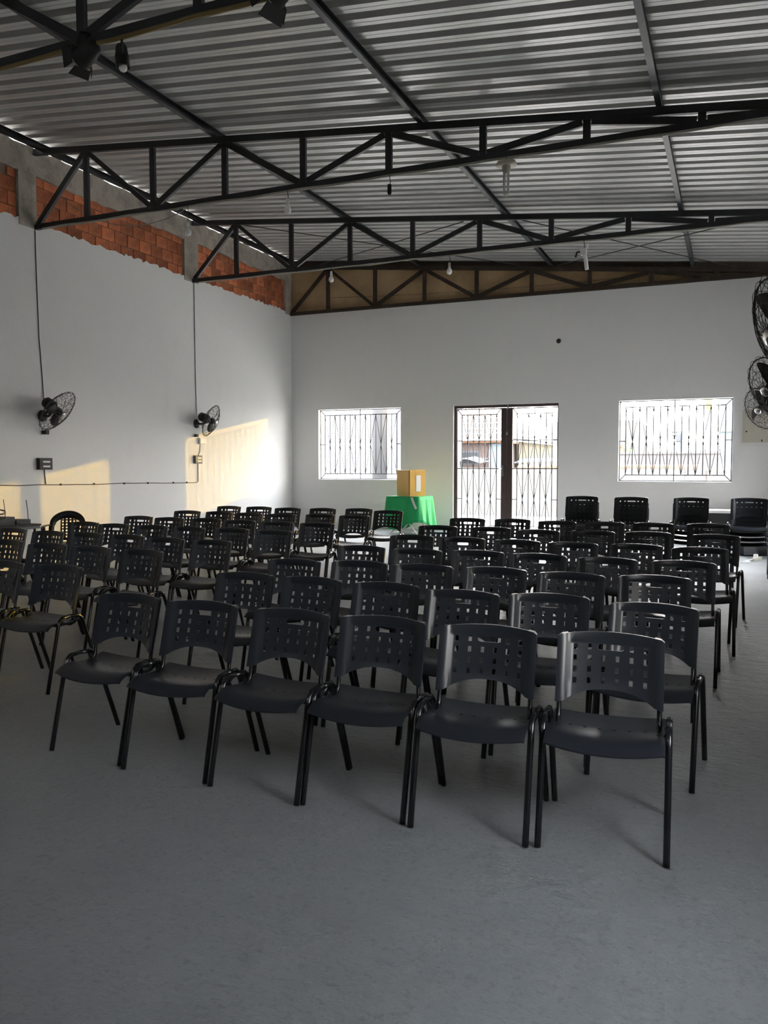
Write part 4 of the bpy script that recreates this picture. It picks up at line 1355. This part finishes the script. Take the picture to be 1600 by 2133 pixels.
# pale blue building (right window)
pb = tag(empty('pale_blue_building', (0, 0, 0)), 'pale blue building at the right side of the right window', 'building')
MB().box((-0.50, 32, 0.1), (1.15, 35, 8.0)).build('wall_body', M['outblue'], pb)
MB().box((-0.62, 31.8, 2.75), (1.2, 32, 2.92)).build('cornice', M['outplain'], pb)
MB().box((-0.55, 31.5, 0.1), (1.15, 32, 1.62)).build('plinth', M['outplain'], pb)
window_part(pb, 0.02, 0.5, 0.6, 1.3, 31.5)
MB().add([(-0.95, 31.4, 1.75), (-0.5, 31.4, 2.05), (-0.5, 32, 2.05), (-0.95, 32, 1.75), (-0.95, 31.4, 1.72), (-0.5, 31.4, 1.72), (-0.5, 32, 1.72), (-0.95, 32, 1.72)],
         [(0, 1, 2, 3), (7, 6, 5, 4), (0, 4, 5, 1), (1, 5, 6, 2), (2, 6, 7, 3), (3, 7, 4, 0)]).build('awning', M['leaf'], pb)
# poles
t = tag(empty('utility_pole', (-0.78, 28.2, 0.1)), 'tall grey pole with yellow top seen in right window', 'pole')
MB().lathe([(0.11, 0), (0.085, 4.2), (0.001, 4.2)], 12).build('shaft', M['pole'], t)
MB().lathe([(0.092, 3.20), (0.092, 3.62)], 12).build('band', M['yellow'], t)
MB().tube([(0.2, 0, 3.3), (-0.0, 0, 3.25)], 0.02, 6).build('bracket', M['pole'], t)
t = tag(empty('utility_pole', (-2.35, 42.0, 0.1)), 'distant dark pole with crossarms in the right window', 'pole')
MB().lathe([(0.10, 0), (0.08, 3.1), (0.001, 3.1)], 10).build('shaft', M['grille'], t)
for zz_ in (2.55, 2.85, 3.0):
    MB().box((-0.5, -0.05, zz_), (0.25, 0.05, zz_ + 0.06)).build('crossarm', M['grille'], t)
MB().box((-0.25, -0.1, 2.6), (-0.05, 0.1, 2.95)).build('transformer', M['grille'], t)
tag(MB().tube(sag((-2.3, 42, 2.45), (-0.78, 28.2, 2.05), 0.25), 0.02, 5).build('overhead_wire', M['grille']), 'thin overhead wire between the two poles outside', 'wire')


def tree(x, y, z0, h, r, label, nleaf, seed):
    t_ = tag(empty('tree', (x, y, z0)), label, 'tree')
    rd = random.Random(seed)
    MB().tube([(0, 0, 0), (0.05, 0, h * 0.55), (0.0, 0, h)], [0.07, 0.05, 0.02], 6).build('trunk', M['outgrey'], t_)
    br_, lf = MB(), MB()
    for k_ in range(9):
        a = rd.uniform(0, 6.28)
        e = Vector((r * math.cos(a) * rd.uniform(.6, 1), r * math.sin(a) * .6, h + rd.uniform(-0.6, 0.55) * r))
        br_.tube([(0, 0, h * 0.7), e * 0.6 + Vector((0, 0, h * 0.3)), e], 0.014, 4)
        for q in range(nleaf):
            c_ = e + Vector((rd.gauss(0, .16), rd.gauss(0, .16), rd.gauss(0, .12))) * r * 1.6
            d_ = Vector((rd.uniform(-1, 1), rd.uniform(-1, 1), rd.uniform(-1, 1))).normalized() * 0.07
            s_ = d_.cross(Vector((0.3, 0.5, 0.8))).normalized() * 0.035
            lf.add([c_ - d_, c_ + s_, c_ + d_, c_ - s_], [(0, 1, 2, 3)])
    br_.build('branches', M['outgrey'], t_)
    lo = lf.build('foliage', M['leaf'], t_)
    lo['kind'] = 'stuff'


tree(-3.62, 28.3, 0.1, 1.95, 0.55, 'thin leafy bush at the left of the right window', 16, 3)
tree(-4.35, 26.0, 0.1, 3.3, 0.6, 'green branch hanging at top right of the door', 22, 5)
t = tag(empty('brick_stub', (-3.42, 26.8, 0.1)), 'orange brick stub beside the bush in right window', 'stub')
MB().box((-0.14, -0.15, 0), (0.14, 0.15, 2.0)).build('stack', M['coping'], t)
MB().box((-0.17, -0.18, 2.0), (0.17, 0.18, 2.06)).build('cap', M['coping'], t)
